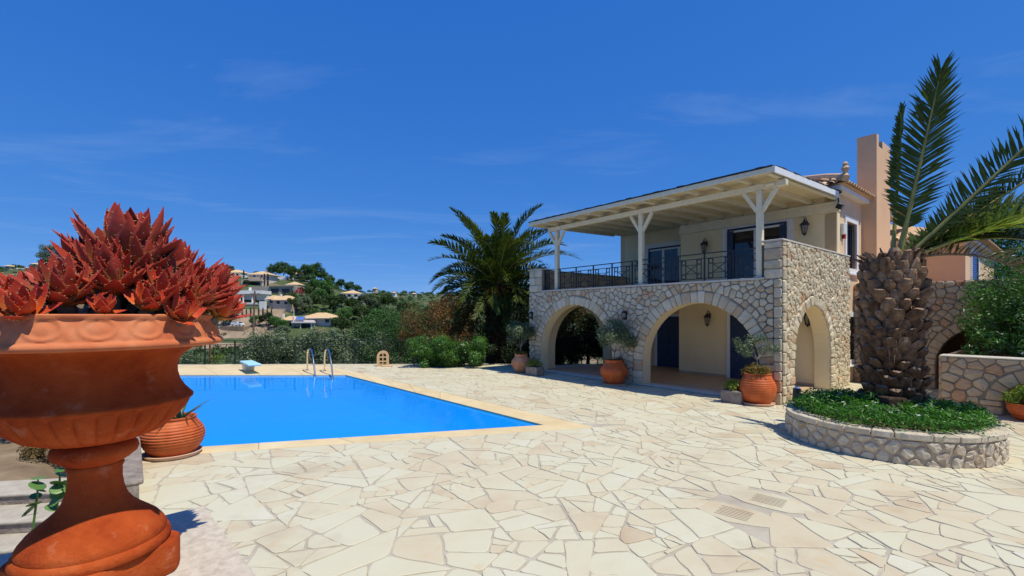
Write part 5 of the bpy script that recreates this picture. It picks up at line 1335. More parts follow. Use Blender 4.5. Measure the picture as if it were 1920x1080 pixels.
def stout_palm():
    c = Vector((6.62, 8.10, .45)); t = empty('stout_palm', c, 0, 'stout palm with a thick scaly trunk and few long fronds in the round planter', 'palm tree'); r = random.Random(6)
    H = 2.75
    def rad(u): return float(np.interp(u, [0, .08, .25, .5, .75, .92, 1.0], [.28, .315, .35, .375, .38, .365, .29]))
    m = MB(); m.lathe([(rad(k/16)*(.94), k/16*H) for k in range(17)], 24); trunk = m.build('trunk', M['fibre'], t, smooth=True)
    boots = [boot_mesh(k) for k in range(9)]; old = [boot_mesh(20+k, .0, .4) for k in range(6)]; k = 0
    rows = 17
    for i in range(rows):
        u = (i+.5)/rows; n = 12
        for j in range(n):
            a = 2*math.pi*(j + .5*(i % 2))/n + r.uniform(-.05, .05); rr_ = rad(u)
            o = link('leaf_base', r.choice(boots if u > .42 and r.random() < .85 else old), trunk, (rr_*math.cos(a)*.97, rr_*math.sin(a)*.97, u*H + r.uniform(-.02, .02)))
            tl = r.uniform(-.25, .25) - (.25 if u < .3 else 0) + (.25 if u > .88 else 0); s = r.uniform(.85, 1.25)
            o.rotation_euler = (Matrix.Rotation(a, 4, 'Z') @ Matrix.Rotation(-.10 - tl, 4, 'Y') @ Matrix.Rotation(r.uniform(-.2, .2), 4, 'X')).to_euler(); o.scale = (s*r.uniform(.8, 1.3), s, s*r.uniform(.9, 1.2))
    g = np.random.default_rng(3); n = 900; u = g.random(n)**1.25*.95; a = g.uniform(0, 2*math.pi, n)     # shaggy fibre strips
    rr_ = np.array([rad(q) for q in u]) + .05; P = np.stack([rr_*np.cos(a), rr_*np.sin(a), u*H], 1); O = np.stack([np.cos(a), np.sin(a), np.zeros(n)], 1); S = np.stack([-np.sin(a), np.cos(a), np.zeros(n)], 1)
    l_ = g.uniform(.06, .18, n)[:, None]; w_ = g.uniform(.003, .009, n)[:, None]; D = O*g.uniform(.2, .7, n)[:, None] + S*g.normal(0, .5, n)[:, None] + np.array([0, 0, 1])*g.normal(-.2, .8, n)[:, None]
    V = np.stack([P-S*w_, P+S*w_, P+D*l_+S*w_*.4, P+D*l_-S*w_*.4], 1).reshape(-1, 3); fo = link('fibre_shag', np_mesh('fibre_shag', V, np.arange(4*n).reshape(n, 4), M['boot'], np.repeat(g.random(n), 4)), t); fo['kind'] = 'stuff'
    # fibrous crown of dead stubs
    for k in range(90):
        a = r.uniform(0, 6.28); q = rad(.95)*r.uniform(.35, 1.08); m = MB(); m.tv = r.random(); z = H - .12 + r.uniform(-.1, .1); l_ = r.uniform(.12, .30)
        d = Vector((math.cos(a)*r.uniform(.3, .9), math.sin(a)*r.uniform(.3, .9), r.uniform(.4, 1))).normalized(); p = Vector((q*math.cos(a), q*math.sin(a), z))
        m.tube([p - d*.1, p + d*l_*.5, p + d*l_ + Vector((0, 0, -.02))], [.04, .026, .008], 5); m.build('dead_stub', M['boot'], t)
    top = Vector((0, 0, H-.05)); cy = Vector((-.633, -.774, 0)); ax = Vector((.774, -.633, 0))    # towards camera, to the picture right
    def azd(right, back): d = ax*right - cy*back; return math.atan2(d.y, d.x)
    # fronds: direction and upper face given as (picture right, up, away)
    def fr(me, base, d, nrm, name='frond'):
        V_ = lambda q: (ax*q[0] + Vector((0, 0, q[1])) - cy*q[2])
        x = V_(d).normalized(); z = V_(nrm); z = (z - x*z.dot(x)).normalized(); y = z.cross(x)
        o = bpy.data.objects.new(name, me); COL.objects.link(o); o.parent = t
        Mx = Matrix((x, y, z)).transposed().to_4x4(); o.matrix_local = Matrix.Translation(base) @ Mx; return o
    f1 = frond_mesh(1, 3.2, -.10, .52, 1.0, .04, 112, 0, .30, .25, start=.17, tipleaf=.62); fr(f1, top + ax*.08, (.175, .97, .06), (-.1, .1, -1))
    f2 = frond_mesh(2, 3.6, -.05, .48, .95, .04, 112, 0, .35, .25, start=.14, tipleaf=.55); fr(f2, top + ax*.16, (.66, .75, .05), (-.35, .35, -.8))
    f3 = frond_mesh(3, 3.3, .10, .36, 1.2, .03, 110, 0, .95, .1, start=.15, tipleaf=.4); fr(f3, top + ax*.18, (.74, .62, .25), (-.7, .7, .25))
    f7 = frond_mesh(8, 2.9, 0, .24, 1.2, .03, 60, 0, .9, .1, start=.3, tipleaf=.6); fr(f7, top, (.05, .97, .2), (-.6, .1, -.8))
    f4 = frond_mesh(4, 2.3, .75, .58, 1.1, .03, 110, 0, .55, .2, start=.1); fr(f4, top + ax*.15, (.82, .55, .3), (-.4, 1, -.5)); fr(f4, top + ax*.15, (.76, .52, .5), (-.2, 1, .1)); fr(f4, top + ax*.15, (.78, .64, .25), (-.5, .8, -.6)); fr(f4, top + ax*.1, (.86, .38, .45), (-.2, 1, -.6)); fr(f4, top + ax*.1, (.6, .5, .7), (-.2, 1, -.2))
    f5 = frond_mesh(5, 2.6, .85, .55, 1.2, .028, 110, 0, .6, .2, start=.22, mats=[M['rachis'], M['frond_yellow']]); fr(f5, top + ax*.18, (.90, .42, -.12), (-.2, 1, -.7)); fr(f5, top + ax*.18, (.87, .47, .08), (-.2, 1, -.5))
    f6 = frond_mesh(6, 2.2, 1.7, .34, 1.0, .022, 56, 0, 1.0, .3, start=.1, mats=[M['frond_dry'], M['frond_dry']], jit=.2); fr(f6, top + ax*.12, (.88, .16, .1), (-.2, 1, 0))
    m = MB(); m.box(-.16, .16, -.13, .13, 0, .42); bevel(m.build('cut_stump', M['fibre'], t, loc=tuple(cy*.52 + Vector((0, 0, -.02)))), .03, 2)
stout_palm()
# little things in the planter
t = empty('garden_spotlight', W(-1.05, -.95, 0), 0, 'black garden spike light with blue top behind the planter edge', 'lamp'); t.location = gnd(1492, 765, .30); t.location.z = .40
m = MB(); m.tube([(0, 0, .0), (.03, 0, .30)], [.065, .075], 10); m.build('housing', M['iron'], t, smooth=True); m = MB(); m.tube([(.031, 0, .305), (.036, 0, .33)], [.06, .045], 10); m.build('blue_cap', M['shutter'], t, smooth=True); m = MB(); m.bar((-.02, 0, .06), (-.14, -.0, -.35), .03); m.build('spike', M['iron'], t)
def rock(loc, s, label, seed, name='rock'):
    bm = bmesh.new(); bmesh.ops.create_icosphere(bm, subdivisions=2, radius=1)
    for v in bm.verts: v.co *= 1 + .35*noise.noise(v.co*1.3 + Vector((seed*3.1, 0, 0)))
    me = bpy.data.meshes.new(name); bm.to_mesh(me); bm.free(); me.materials.append(M['rock']); o = link(name, me, None, loc, (0, 0, seed), s); return tag(o, label, 'rock')
rock(PLC + Vector((-.36, -.62, .62)), (.12, .09, .09), 'pinkish rock lying in the ground cover in front of the palm', 2)

# ------------------------------------------------------------------ things around the pool
def ladder():
    t = empty('pool_ladder', (0, 0, 0), 0, 'chrome pool ladder with two tall curved handrails at the far edge', 'pool ladder')
    for i, (bx, fx) in enumerate((((576, 694.5), (591, 703.5)), ((608.5, 695.5), (624, 704.5)))):
        b, f = gnd(*bx), gnd(*fx); d = (f-b); pts = []
        for u, z in ((0, -.02), (0, .55), (.05, .74), (.18, .86), (.38, .90), (.58, .84), (.72, .68), (.84, .4), (.95, .05), (1.04, -.2), (1.05, -.29)): p = b + d*u; pts.append((p.x, p.y, z*1.0))
        m = MB(); m.tube(pts, .030, 10); m.build('handrail', M['chrome'], t, smooth=True)
        m = MB(); m.lathe([(.03, .0), (.07, .003), (.065, .02), (.03, .024)], 14, (b.x, b.y, .009)); m.build('base_flange', M['chrome'], t, smooth=True)
    a, b = gnd(591, 703.5), gnd(624, 704.5)
    for z in (-.12, -.24): m = MB(); m.bar((a.x, a.y-.06, z), (b.x, b.y-.06, z), .07, .03); m.build('tread', M['chrome'], t)
ladder()
def diving_board():
    c = gnd(466, 695.5); t = empty('diving_board', (c.x, c.y, 0), 0, 'short pale blue diving board on a white pedestal beside the pool', 'diving board')
    d = Vector((.62, -.78, 0)); rz = math.atan2(d.y, d.x)
    m = MB(); vs = []
    for z, k in ((.008, .72), (.30, 1.0)):
        vs += [(-.36*k, -.21*k, z), (.30*k, -.21*k, z), (.30*k, .21*k, z), (-.36*k, .21*k, z)]
    m.add(vs, [(0,3,2,1),(4,5,6,7),(0,1,5,4),(1,2,6,5),(2,3,7,6),(3,0,4,7)]); bevel(m.build('pedestal', M['board_white'], t, rot=(0, 0, rz)), .03, 2)
    m = MB(); m.box(-.55, 1.35, -.23, .23, .305, .375); bevel(m.build('board', M['board_blue'], t, rot=(0, 0, rz)), .025, 2)
diving_board()
def clay_block():
    c = gnd(718, 687); t = empty('clay_window_block', (c.x, c.y, 0), R(14), 'arched ochre clay block with six square holes on the paving edge', 'ornament'); w, h, th = .25, .42, .22
    prof = [(-w, 0), (-w, h)] + [(-w*math.cos(math.pi*k/10), h + .24*math.sin(math.pi*k/10)) for k in range(1, 10)] + [(w, h), (w, 0)]
    holes = [(-.14, -.02, .06, .19), (.02, .14, .06, .19), (-.14, -.02, .24, .37), (.02, .14, .24, .37)]
    bm = bmesh.new(); vo = [bm.verts.new((x, 0, z)) for x, z in prof]; ed = [bm.edges.new((vo[i], vo[(i+1) % len(vo)])) for i in range(len(vo))]
    hs_ = [[(a, c_), (b, c_), (b, d), (a, d)] for a, b, c_, d in holes] + [[(-.14, .42), (-.02, .42), (-.02, .56), (-.10, .53), (-.14, .49)], [(.02, .42), (.14, .42), (.14, .49), (.10, .53), (.02, .56)]]
    for hh in hs_:
        vh = [bm.verts.new((x, 0, z)) for x, z in hh]; ed += [bm.edges.new((vh[i], vh[(i+1) % len(vh)])) for i in range(len(vh))]
    bmesh.ops.triangle_fill(bm, edges=ed, use_beauty=True)
    ex = bmesh.ops.extrude_face_region(bm, geom=bm.faces[:]); bmesh.ops.translate(bm, verts=[v for v in ex['geom'] if isinstance(v, bmesh.types.BMVert)], vec=(0, th, 0))
    bmesh.ops.recalc_face_normals(bm, faces=bm.faces)
    me = bpy.data.meshes.new('arched_block'); bm.to_mesh(me); bm.free(); me.materials.append(M['clay_block']); link('arched_block', me, t, (0, -.1, .01))
    m = MB(); m.box(-.05, .42, -.2, .05, .008, .06); bevel(m.build('foot_slab', M['clay_block'], t), .015)
clay_block()
def pool_fence():
    a, b = at(215, 20.72), at(775, 20.95); t = empty('pool_fence', (0, 0, 0), 0, 'dark green metal bar fence behind the far end of the pool', 'fence'); n = 10; zt = 1.06
    MB().bar((a.x, a.y, zt), (b.x, b.y, zt), .05, .03).build('top_rail', M['fence'], t); MB().bar((a.x, a.y, .12), (b.x, b.y, .12), .03, .025).build('bottom_rail', M['fence'], t); MB().bar((a.x, a.y, zt-.17), (b.x, b.y, zt-.17), .025, .02).build('middle_rail', M['fence'], t)
    pm_ = MB().bar((0, 0, -.1), (0, 0, zt+.01), .05).mesh('post', M['fence']); bm_ = MB().bar((0, 0, .12), (0, 0, zt-.17), .016).mesh('bar', M['fence']); xm = MB().bar((0, 0, .14), ((b-a).x/n*.5, 0, zt-.18), .014).mesh('brace', M['fence'])
    for k in range(n+1): p = a.lerp(b, k/n); link('post', pm_, t, tuple(p))
    for k in range(n):
        for j in (1, 2, 5, 6): p = a.lerp(b, (k+j/7)/n); link('bar', bm_, t, tuple(p))
        p = a.lerp(b, (k+.25)/n); link('brace', xm, t, tuple(p))
pool_fence()
t = empty('rusty_post', at(394, 21.3, -.5), 0, 'thin rusty post standing by the pool fence', 'post'); MB().bar((0, 0, 0), (.0, 0, 1.62), .05).build('shaft', M['rust'], t); MB().box(-.035, .035, -.035, .035, 1.62, 1.64).build('cap_plate', M['rust'], t)

# ------------------------------------------------------------------ shrubs and trees near the house
def hedge_block(name, pts, hgt, wid, label, mt, seed, size=.045, per=1500, cat='hedge', z0=0.0):
    """shrub mass along a polyline: boxy lumps with trunk stems"""
    r = random.Random(seed); t = empty(name, pts[0], 0, label, cat); C, S = [], []; P0_ = Vector(pts[0])
    for p, q in zip(pts, pts[1:]):
        p, q = Vector(p), Vector(q); n = max(2, int((q-p).length/.2))
        for k in range(n):
            for j in range(4):
                c = p.lerp(q, (k+r.random())/n) - P0_; zz = r.uniform(.12, .92)*hgt*(1 + .12*noise.noise(c*.9)); C.append((c.x + r.uniform(-.5, .5)*wid, c.y + r.uniform(-.5, .5)*wid, zz + z0)); S.append(r.uniform(.2, .34)*min(1.2, wid))
    cloud_obj('foliage', clump_cloud(C, S, per, size, .6, seed, .9, .35, .5), M[mt], t)
    m = MB()
    for k in range(0, len(C), 9): c = C[k]; m.tube([(c[0], c[1], z0-.1), (c[0]+.05, c[1], c[2]*.5), c], [.03, .02, .008], 5)
    m.build('stem', M['bark'], t, smooth=True); return t
hedge_block('clipped_hedge', [at(780, 19.75), at(880, 19.85)], 1.2, 1.25, 'bright green clipped hedge on the edge of the paving', 'hedge', 3, .05, 2300)
hedge_block('dark_hedge', [at(868, 19.9), at(905, 20.2)], .85, .9, 'darker green low hedge beside the clipped hedge', 'darkleaf', 4, .055, 1500)
def shrub(name, loc, rx, rz, label, mt, seed, size=.05, per=520, n=26, cat='shrub', low=-.97, group=None, th=.3, aspect=.55):
    t = empty(name, loc, 0, label, cat, group); C, S = lumps(n, seed, rx, rx, rz*.56, th*.6 + rz*.5, (rx*.24, rx*.44), low)
    cloud_obj('crown', clump_cloud(C, S, per, size, aspect, seed, 1, .3, .45), M[mt], t)
    limbs_to(C, (0, 0, -.4), (0, 0, th+.1), rx*.05, seed, 9).build('trunk', M['bark'], t, smooth=True); return t
shrub('red_tinged_shrub', at(822, 21.6, .2), 1.75, 2.5, 'big shrub with reddish orange leaves behind the clipped hedge', 'redleaf', 5, .055, 430, 44, th=.5)
shrub('dark_shrub', at(905, 22.3, 0), 1.3, 2.6, 'dark evergreen shrub left of the background palm trunk', 'darkleaf', 6, .06, 380, 30)
shrub('dark_shrub', at(975, 21.6, 0), 1.2, 3.3, 'dark evergreen shrub between background palm and stone arcade', 'darkleaf', 7, .06, 380, 34)
shrub('dark_shrub', at(1010, 25.5, -.3), 2.1, 4.4, 'tall dark tree behind the left corner of the villa', 'darkleaf', 8, .07, 300, 40, 'tree')
shrub('yellowing_shrub', W(12.0, 4.4, -.1), 1.9, 3.3, 'yellowing shrub seen through the leftmost arch', 'redleaf', 9, .06, 300, 40)
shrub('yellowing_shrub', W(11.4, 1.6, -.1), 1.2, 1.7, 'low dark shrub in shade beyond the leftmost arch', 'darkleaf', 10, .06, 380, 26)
shrub('pine_bush', at(735, 27, -1.6), 2.2, 3.6, 'bushy pine rising beyond the fence beside the clay block', 'pine', 12, .07, 330, 42, 'tree')
shrub('pine_bush', at(765, 33, -2.2), 2.6, 5.0, 'taller pine behind the reddish shrub', 'pine', 13, .08, 260, 42, 'tree')
shrub('lime_bush', at(412, 21.6, -.7), .55, .95, 'small lime green bush behind the fence near the urn', 'lime', 14, .045, 900, 16, 'bush', th=.1)

shrub('dark_shrub', W(12.6, 7.2, -.2), 2.2, 3.8, 'tall dark shrub behind the yellowing one beyond the leftmost arch', 'darkleaf', 27, .08, 260, 46)
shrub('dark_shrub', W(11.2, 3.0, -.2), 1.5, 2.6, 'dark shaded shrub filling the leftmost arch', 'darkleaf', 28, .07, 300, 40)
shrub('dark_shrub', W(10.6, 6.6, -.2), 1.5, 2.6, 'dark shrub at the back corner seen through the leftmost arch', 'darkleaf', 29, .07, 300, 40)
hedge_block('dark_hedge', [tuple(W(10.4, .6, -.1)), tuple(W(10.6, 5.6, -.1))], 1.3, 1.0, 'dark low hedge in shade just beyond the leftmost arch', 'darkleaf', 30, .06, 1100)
def date_palm():
    c = at(934, 23.6, -.1); t = empty('date_palm', c, 0, 'full crowned date palm with orange fruit stalks left of the villa', 'palm tree'); t.scale = (1.1, 1.1, 1.1); r = random.Random(16); H = 3.6
    m = MB(); m.lathe([(.62, -.2), (.58, .2), (.50, 1.0), (.48, 2.4), (.56, 3.1), (.52, 3.6), (.3, 3.9)], 18, mod=lambda r_, z, a, i: (r_*(1+.08*math.sin(a*7+i*2.1)), z)); tr = m.build('trunk', M['fibre'], t, smooth=True)
    boots = [boot_mesh(40+k) for k in range(5)]
    for i in range(12):
        for j in range(9):
            a = 2*math.pi*(j+.5*(i % 2))/9; o = link('leaf_base', r.choice(boots), tr, (.5*math.cos(a), .5*math.sin(a), .5+i*.26)); o.rotation_euler = (Matrix.Rotation(a, 4, 'Z') @ Matrix.Rotation(-.2, 4, 'Y')).to_euler(); s = r.uniform(1.1, 1.6); o.scale = (s, s, s)
    fm_ = [frond_mesh(60+k, 3.3+.25*(k % 3), (.55, .95, 1.35, 1.9)[k % 4], .50, 1.9, .034, 58, 0, .55, .3, start=.1) for k in range(8)]
    n = 96
    for k in range(n):
        u = k/n; az = k*2.39996 + r.uniform(-.15, .15); el = R(86 - 108*u**.9) + r.uniform(-.1, .1)
        o = place_frond(fm_[k % 8 if u < .75 else r.randrange(4)], t, Vector((.22*math.cos(az), .22*math.sin(az), H + .1 - .45*u)), az, pitch=el, roll=r.uniform(-.5, .5), sc=r.uniform(.85, 1.08)*(1.0 if u < .7 else .85))
    for k, a in enumerate((-.2, .35, -1.2, -2.0, -1.6)):         # fruit stalks
        m = MB(); d = Vector((math.cos(a), math.sin(a), 0)); p = Vector((0, 0, H-.3)); m.tube([p, p + d*.6 + Vector((0, 0, .05)), p + d*.95 + Vector((0, 0, -.25))], [.03, .022, .014], 6)
        for j in range(26): q = p + d*.85; m.tube([q, q + d*r.uniform(.05, .35) + Vector((r.uniform(-.2, .2), r.uniform(-.2, .2), -r.uniform(.2, .6)))], [.012, .009], 4)
        m.build('fruit_stalk', M['fruit'], t)
date_palm()

# shrubs on the planting bed at the right
def bed_shrub(a, b, z, rx, rz, label, seed, mt='laurel', flowers=40, per=520, size=.05, n=36):
    t = shrub('flowering_shrub', W(a, b, z), rx, rz, label, mt, seed, size, per, n, low=-.6, th=.1)
    m = MB(); r = random.Random(seed); cr = [o for o in t.children if o.name.startswith('crown')][0].data
    vs = [v.co.copy() for v in list(cr.vertices)[::37]]; r.shuffle(vs)
    for c in vs[:flowers]:
        c = c*1.03
        for k in range(5):
            q = 1.256*k; nrm = Vector((c.x, c.y, c.z-rz*.4)).normalized(); e = nrm.orthogonal().normalized(); f = nrm.cross(e); d = (e*math.cos(q)+f*math.sin(q)); s = (f*math.cos(q)-e*math.sin(q)); m.add([c, c+d*.022+s*.014, c+d*.045, c+d*.022-s*.014], [(0, 1, 2, 3)])
    m.build('flower', M['petal'], t, fix=False); return t
bed_shrub(-3.25, 3.35, 1.0, .5, .75, 'wispy low shrub spilling over the retaining wall corner', 41, flowers=14, n=26)
bed_shrub(-3.75, 3.9, 1.0, .95, 1.5, 'middle green shrub above the retaining wall', 42, flowers=26, n=46)
bed_shrub(-3.75, 5.3, 1.3, 1.25, 2.35, 'upper dark green shrub with white flowers against the rear wing', 43, flowers=46, n=60)
bed_shrub(-4.7, 4.4, 1.0, 1.35, 2.3, 'broad green shrub at the right edge above the retaining wall', 44, flowers=30, n=56)
bed_shrub(-7.0, 3.8, 1.1, 1.5, 1.9, 'big green shrub at the far right of the bed', 45, flowers=20, n=40)
m = vbox(-8.2, -4.4, 4.9, 9, 1.0, 2.2); o = m.build('upper_bed', M['soil']); o.location = VC; o.rotation_euler = (0, 0, VANG); tag(o, kind='structure')

# ------------------------------------------------------------------ far right trees
def big_tree(name, loc, h, rad, label, mt, seed, n=34, per=60, size=.22, group=None, th=None):
    t = empty(name, loc, 0, label, 'tree', group); th = th or h*.3
    C, S = lumps(n, seed, rad, rad, (h-th)*.5, th + (h-th)*.5, (rad*.25, rad*.45), -.9); limbs_to(C, (0, 0, -.8), (0, 0, th), rad*.07, seed, 9).build('trunk', M['bark'], t, smooth=True)
    cloud_obj('crown', clump_cloud(C, S, per, size, .6, seed, 1, .3, .4), M[mt], t); return t
big_tree('conifer', W(-3.3, 27, 0), 9.0, 2.9, 'dark conifer behind the yellow palm frond at the right edge', 'pine', 51, 44, 90, .12)
big_tree('conifer', W(-3.3, 22.3, 0), 6.4, 1.7, 'dark tree filling the gap right of the shuttered window', 'darkleaf', 52, 40, 140, .1)

# ------------------------------------------------------------------ left garden: steps, soil, plants
def steps():
    t = empty('garden_steps', (0, 0, 0), 0, 'rough grey stone steps with pale treads left of the urn', 'steps'); rs = random.Random(9)
    for i, (px, d, z, w) in enumerate(((-34, 4.5, -.36, 1.3), (-16, 4.86, -.22, 1.2), (4, 5.22, -.08, 1.05), (36, 5.7, .05, .85))):
        c = at(px, d, z); 
        m = MB(); m.box(-w, w*.62, -.1, .42, -2.0, -.04); m.build('riser_block', M['rock'], t, loc=tuple(c), rot=(0, 0, R(9)))
        m = MB(); m.box(-w-.02, w*.62+.02, -.12, .43, -.038, 0); bevel(m.build('tread', M['step'], t, loc=tuple(c), rot=(0, 0, R(9))), .015, 2)
steps()
def kerb_wall():
    a = gnd(259, 846); b = a - U*2.6; rz = math.atan2(-U.y, -U.x); t = empty('kerb_wall', (a.x, a.y, 0), rz, 'low rough stone kerb along the left edge of the paving', 'wall'); r = random.Random(12)
    m = MB(); m.box(0, 3.0, -.36, -.02, -1.2, .30); core = m.build('kerb_core', M['rock'], t)
    s = 0
    while s < 3.0:
        w = r.uniform(.35, .6); w = min(w, 3.0-s+.001); m = MB(); m.box(s+.006, s+w-.006, -.40, .02, .302, .36+r.uniform(-.01, .01)); bevel(m.build('kerb_cap', M['rock'], t), .02, 2); s += w
kerb_wall()
def pad_plant():
    c = at(92, 4.25, .35); t = empty('round_leaf_plant', c, 0, 'succulent with stacked round green leaves hanging beside the urn foot', 'succulent'); r = random.Random(3)
    disc = []
    for k in range(3):
        m = MB(); n = 10; m.tv = .3+.25*k; m.lathe([(.0, .012), (.6, .02), (.95, .0), (1.0, -.03), (.6, -.02), (.0, -.03)], n, cap=False); disc.append(m.mesh('leaf', M['pad'], smooth=True))
    for (x0, z0, x1, z1, n) in ((-.16, .02, -.10, .36, 7), (.05, .10, .10, .50, 8), (.20, .25, .28, .52, 5)):
        m = MB(); m.tube([(x0*.3, 0, -.98), (x0, 0, z0-.2), ((x0+x1)/2+.02, 0, (z0+z1)/2), (x1, 0, z1)], [.012, .011, .009, .006], 5); m.build('stem', M['pad'], t)
        for k in range(n):
            u = k/(n-1); s = r.uniform(.045, .072); o = link('leaf', r.choice(disc), t, (x0+(x1-x0)*u + r.uniform(-.03, .03), r.uniform(-.03, .03), z0+(z1-z0)*u), (r.uniform(-.3, .9), r.uniform(-.6, .6), r.uniform(0, 6)), (s, s, s))
pad_plant()
c = at(84, 9.0, tz(-9, 9.0)); mound('dry_bush', c, .42, .42, .62, 'twig', 'small dry yellow brown bush on the bare soil left of the urn', 'bush', 17, .035, 22, 900)
olive_tree('garden_olive', at(14, 10.4, -.55), 3.2, 1.7, 'olive tree on bare soil seen left behind the urn', seed=61, trunk=.12, trunk_h=1.15, size=.06, per=2600, n=34)
olive_tree('garden_olive', at(-70, 15, -1.1), 3.6, 1.9, 'olive tree at the far left edge of the garden', seed=62, trunk=.13, trunk_h=1.1, size=.07, per=2400, n=34)

# ------------------------------------------------------------------ beyond the fence: olives, slope, hillside
def share_tree(name, mt, seed, h, rad, n, per, size, barkm='olivebark', aspect=.55, th=None, flat=1.0):
    th = th or h*.33; C, S = lumps(n, seed, rad, rad, (h-th)*.52, th + (h-th)*.5, (rad*.24, rad*.44), -.85)
    tm = limbs_to(C, (0, 0, -.8), (0, 0, th), rad*.07, seed, 7).mesh('trunk', M[barkm], smooth=True); V, Fc, T = clump_cloud(C, S, per, size, aspect, seed, flat, .3, .45)
    return (tm, np_mesh('crown', V, Fc, M[mt], T))
def plant_tree(kit, name, loc, sc, label, group, rz=0, cat='tree'):
    t = empty(name, loc, rz, label, cat, group); t.scale = (sc, sc, sc); link('trunk', kit[0], t); link('crown', kit[1], t); return t
rr = random.Random(90)
ORD = ('leftmost', 'second', 'third', 'fourth', 'fifth', 'sixth', 'seventh', 'eighth', 'ninth', 'tenth', 'eleventh', 'twelfth', 'rightmost')
def rank(tab, e): k = sorted(q[0] for q in tab).index(e[0]); return 'rightmost' if k == len(tab)-1 else ORD[k]
KO = [share_tree('olive', 'olive', 70+k, 3.6, 1.8, 36, 260, .095) for k in range(3)]
OLV = ((372, 25, .6), (440, 26.5, .62), (492, 25.5, .85), (545, 27, .98), (592, 25.5, .92), (640, 28, 1.05), (684, 26, .92), (520, 33, 1.0), (580, 35, 1.05), (630, 37, 1.1), (470, 36, .8), (700, 38, 1.05))
for px, d, h in OLV:
    p = at(px, d); plant_tree(KO[rr.randrange(3)], 'olive_tree', (p.x, p.y, tz(p.x, p.y)-.1), h*rr.uniform(.92, 1.1), rank(OLV, (px,)) + ' silver green olive tree from the left beyond the pool fence', 'olive trees beyond the pool fence', rr.uniform(0, 6))
KP = [share_tree('pine', 'pine', 80+k, 7, 3.0, 40, 44, .30, 'bark') for k in range(3)]
KB = [share_tree('broadleaf', m_, 85+k, 5, 2.6, 34, 46, .27, 'bark') for k, m_ in enumerate(('laurel', 'scrub', 'darkleaf', 'olive'))]
for px, d, s, kk in ((650, 60, .9, 1), (690, 55, .85, 0), (735, 50, .8, 2), (765, 62, .9, 1), (800, 60, 1, 0), (850, 70, 1, 1), (715, 75, 1, 0), (600, 72, .7, 1), (660, 85, 1.05, 2), (745, 90, 1.1, 1), (560, 90, .65, 2), (790, 100, 1.2, 2), (690, 110, 1.1, 0), (640, 105, .9, 1), (525, 105, .7, 0), (490, 95, .7, 1), (20, 40, 1.0, 1), (-30, 60, 1.2, 0), (60, 55, 1, 1)):
    p = at(px, d); plant_tree(KB[kk], 'slope_tree', (p.x, p.y, tz(p.x, p.y)-.3), s*rr.uniform(.9, 1.15), 'leafy green tree in the wooded dip below the fence', 'trees in the wooded dip below the fence', rr.uniform(0, 6))
def hill_z(p): return tz(p.x, p.y)
PIN = ((515, 224, 1.0), (532, 228, 1.25), (547, 222, 1.0), (572, 222, 1.25), (590, 224, 1.3), (603, 226, .9), (640, 225, .7), (618, 218, .9), (655, 222, .75), (583, 215, .8), (480, 228, .5), (430, 228, .9), (670, 230, .7))
for px, d, s in PIN:
    p = at(px, d); plant_tree(KP[rr.randrange(3)], 'ridge_pine', (p.x, p.y, hill_z(p)-.4), s*rr.uniform(.9, 1.1), rank(PIN, (px,)) + ' dark pine from the left on the ridge of the hillside', 'pines along the hillside ridge', rr.uniform(0, 6))
for px, d, s, kk in ((418, 150, 1.1, 3), (432, 152, .9, 3), (556, 168, 1.2, 1), (570, 165, 1.3, 3), (585, 172, 1.1, 1), (600, 180, 1.2, 0), (620, 172, 1.3, 1), (640, 182, 1.2, 2), (612, 195, 1.2, 0), (660, 180, 1.2, 1), (680, 190, 1.1, 2), (590, 200, 1.1, 0), (575, 188, 1.0, 1), (648, 160, 1.2, 0), (675, 165, 1.2, 1), (700, 185, 1.3, 2), (640, 145, 1.2, 1), (710, 160, 1.2, 0), (500, 150, .9, 2), (515, 148, .9, 0), (528, 146, .8, 0), (545, 176, 1, 1), (530, 140, 1.0, 3), (480, 150, .8, 0), (405, 190, 1, 0), (440, 198, .7, 0), (462, 202, .6, 2), (728, 200, 1.3, 1), (755, 190, 1.3, 2), (690, 150, 1.1, 1)):
    p = at(px, d); plant_tree(KB[kk], 'hillside_tree', (p.x, p.y, hill_z(p)-.3), s*rr.uniform(.8, 1.1), 'round green tree on the slope among the hillside houses', 'trees among the hillside houses', rr.uniform(0, 6))
# ragged eucalyptus left of the aloe crest
big_tree('eucalyptus', Vector((at(96, 200).x, 200, tz(at(96, 200).x, 200))), 19, 4.3, 'tall grey eucalyptus rising behind the aloes', 'olive', 55, 44, 34, .34, th=6)
def cypress_kit(seed):
    C = [(0, 0, .3 + k*.19) for k in range(20)]; S = [.36*math.sin(math.pi*min(1, (k+2.5)/24))**.8*1.1 + .05 for k in range(20)]
    V, Fc, T = clump_cloud(C, S, -40, .16, .5, seed); tm = MB().tube([(0, 0, -.5), (0, 0, 3)], [.09, .03], 6).mesh('trunk', M['bark'], smooth=True); return (tm, np_mesh('crown', V, Fc, M['darkleaf'], T))
KC = [cypress_kit(5), cypress_kit(6)]
def on_px(px, py, d): return at(px, d, EYE + (HY-py)/F*d)
for (px, py), od in zip(((454, 600), (462, 600), (470, 601), (485, 602), (493, 602), (501, 602), (509, 603)), ('first', 'second', 'third', 'fourth', 'fifth', 'sixth', 'last')):
    p = at(px, 159.5); plant_tree(KC[rr.randrange(2)], 'small_cypress', (p.x, p.y, tz(p.x, p.y)+.1), rr.uniform(.68, .82), od + ' slim young cypress from the left in the row above the parked car', 'row of young cypresses above the car')
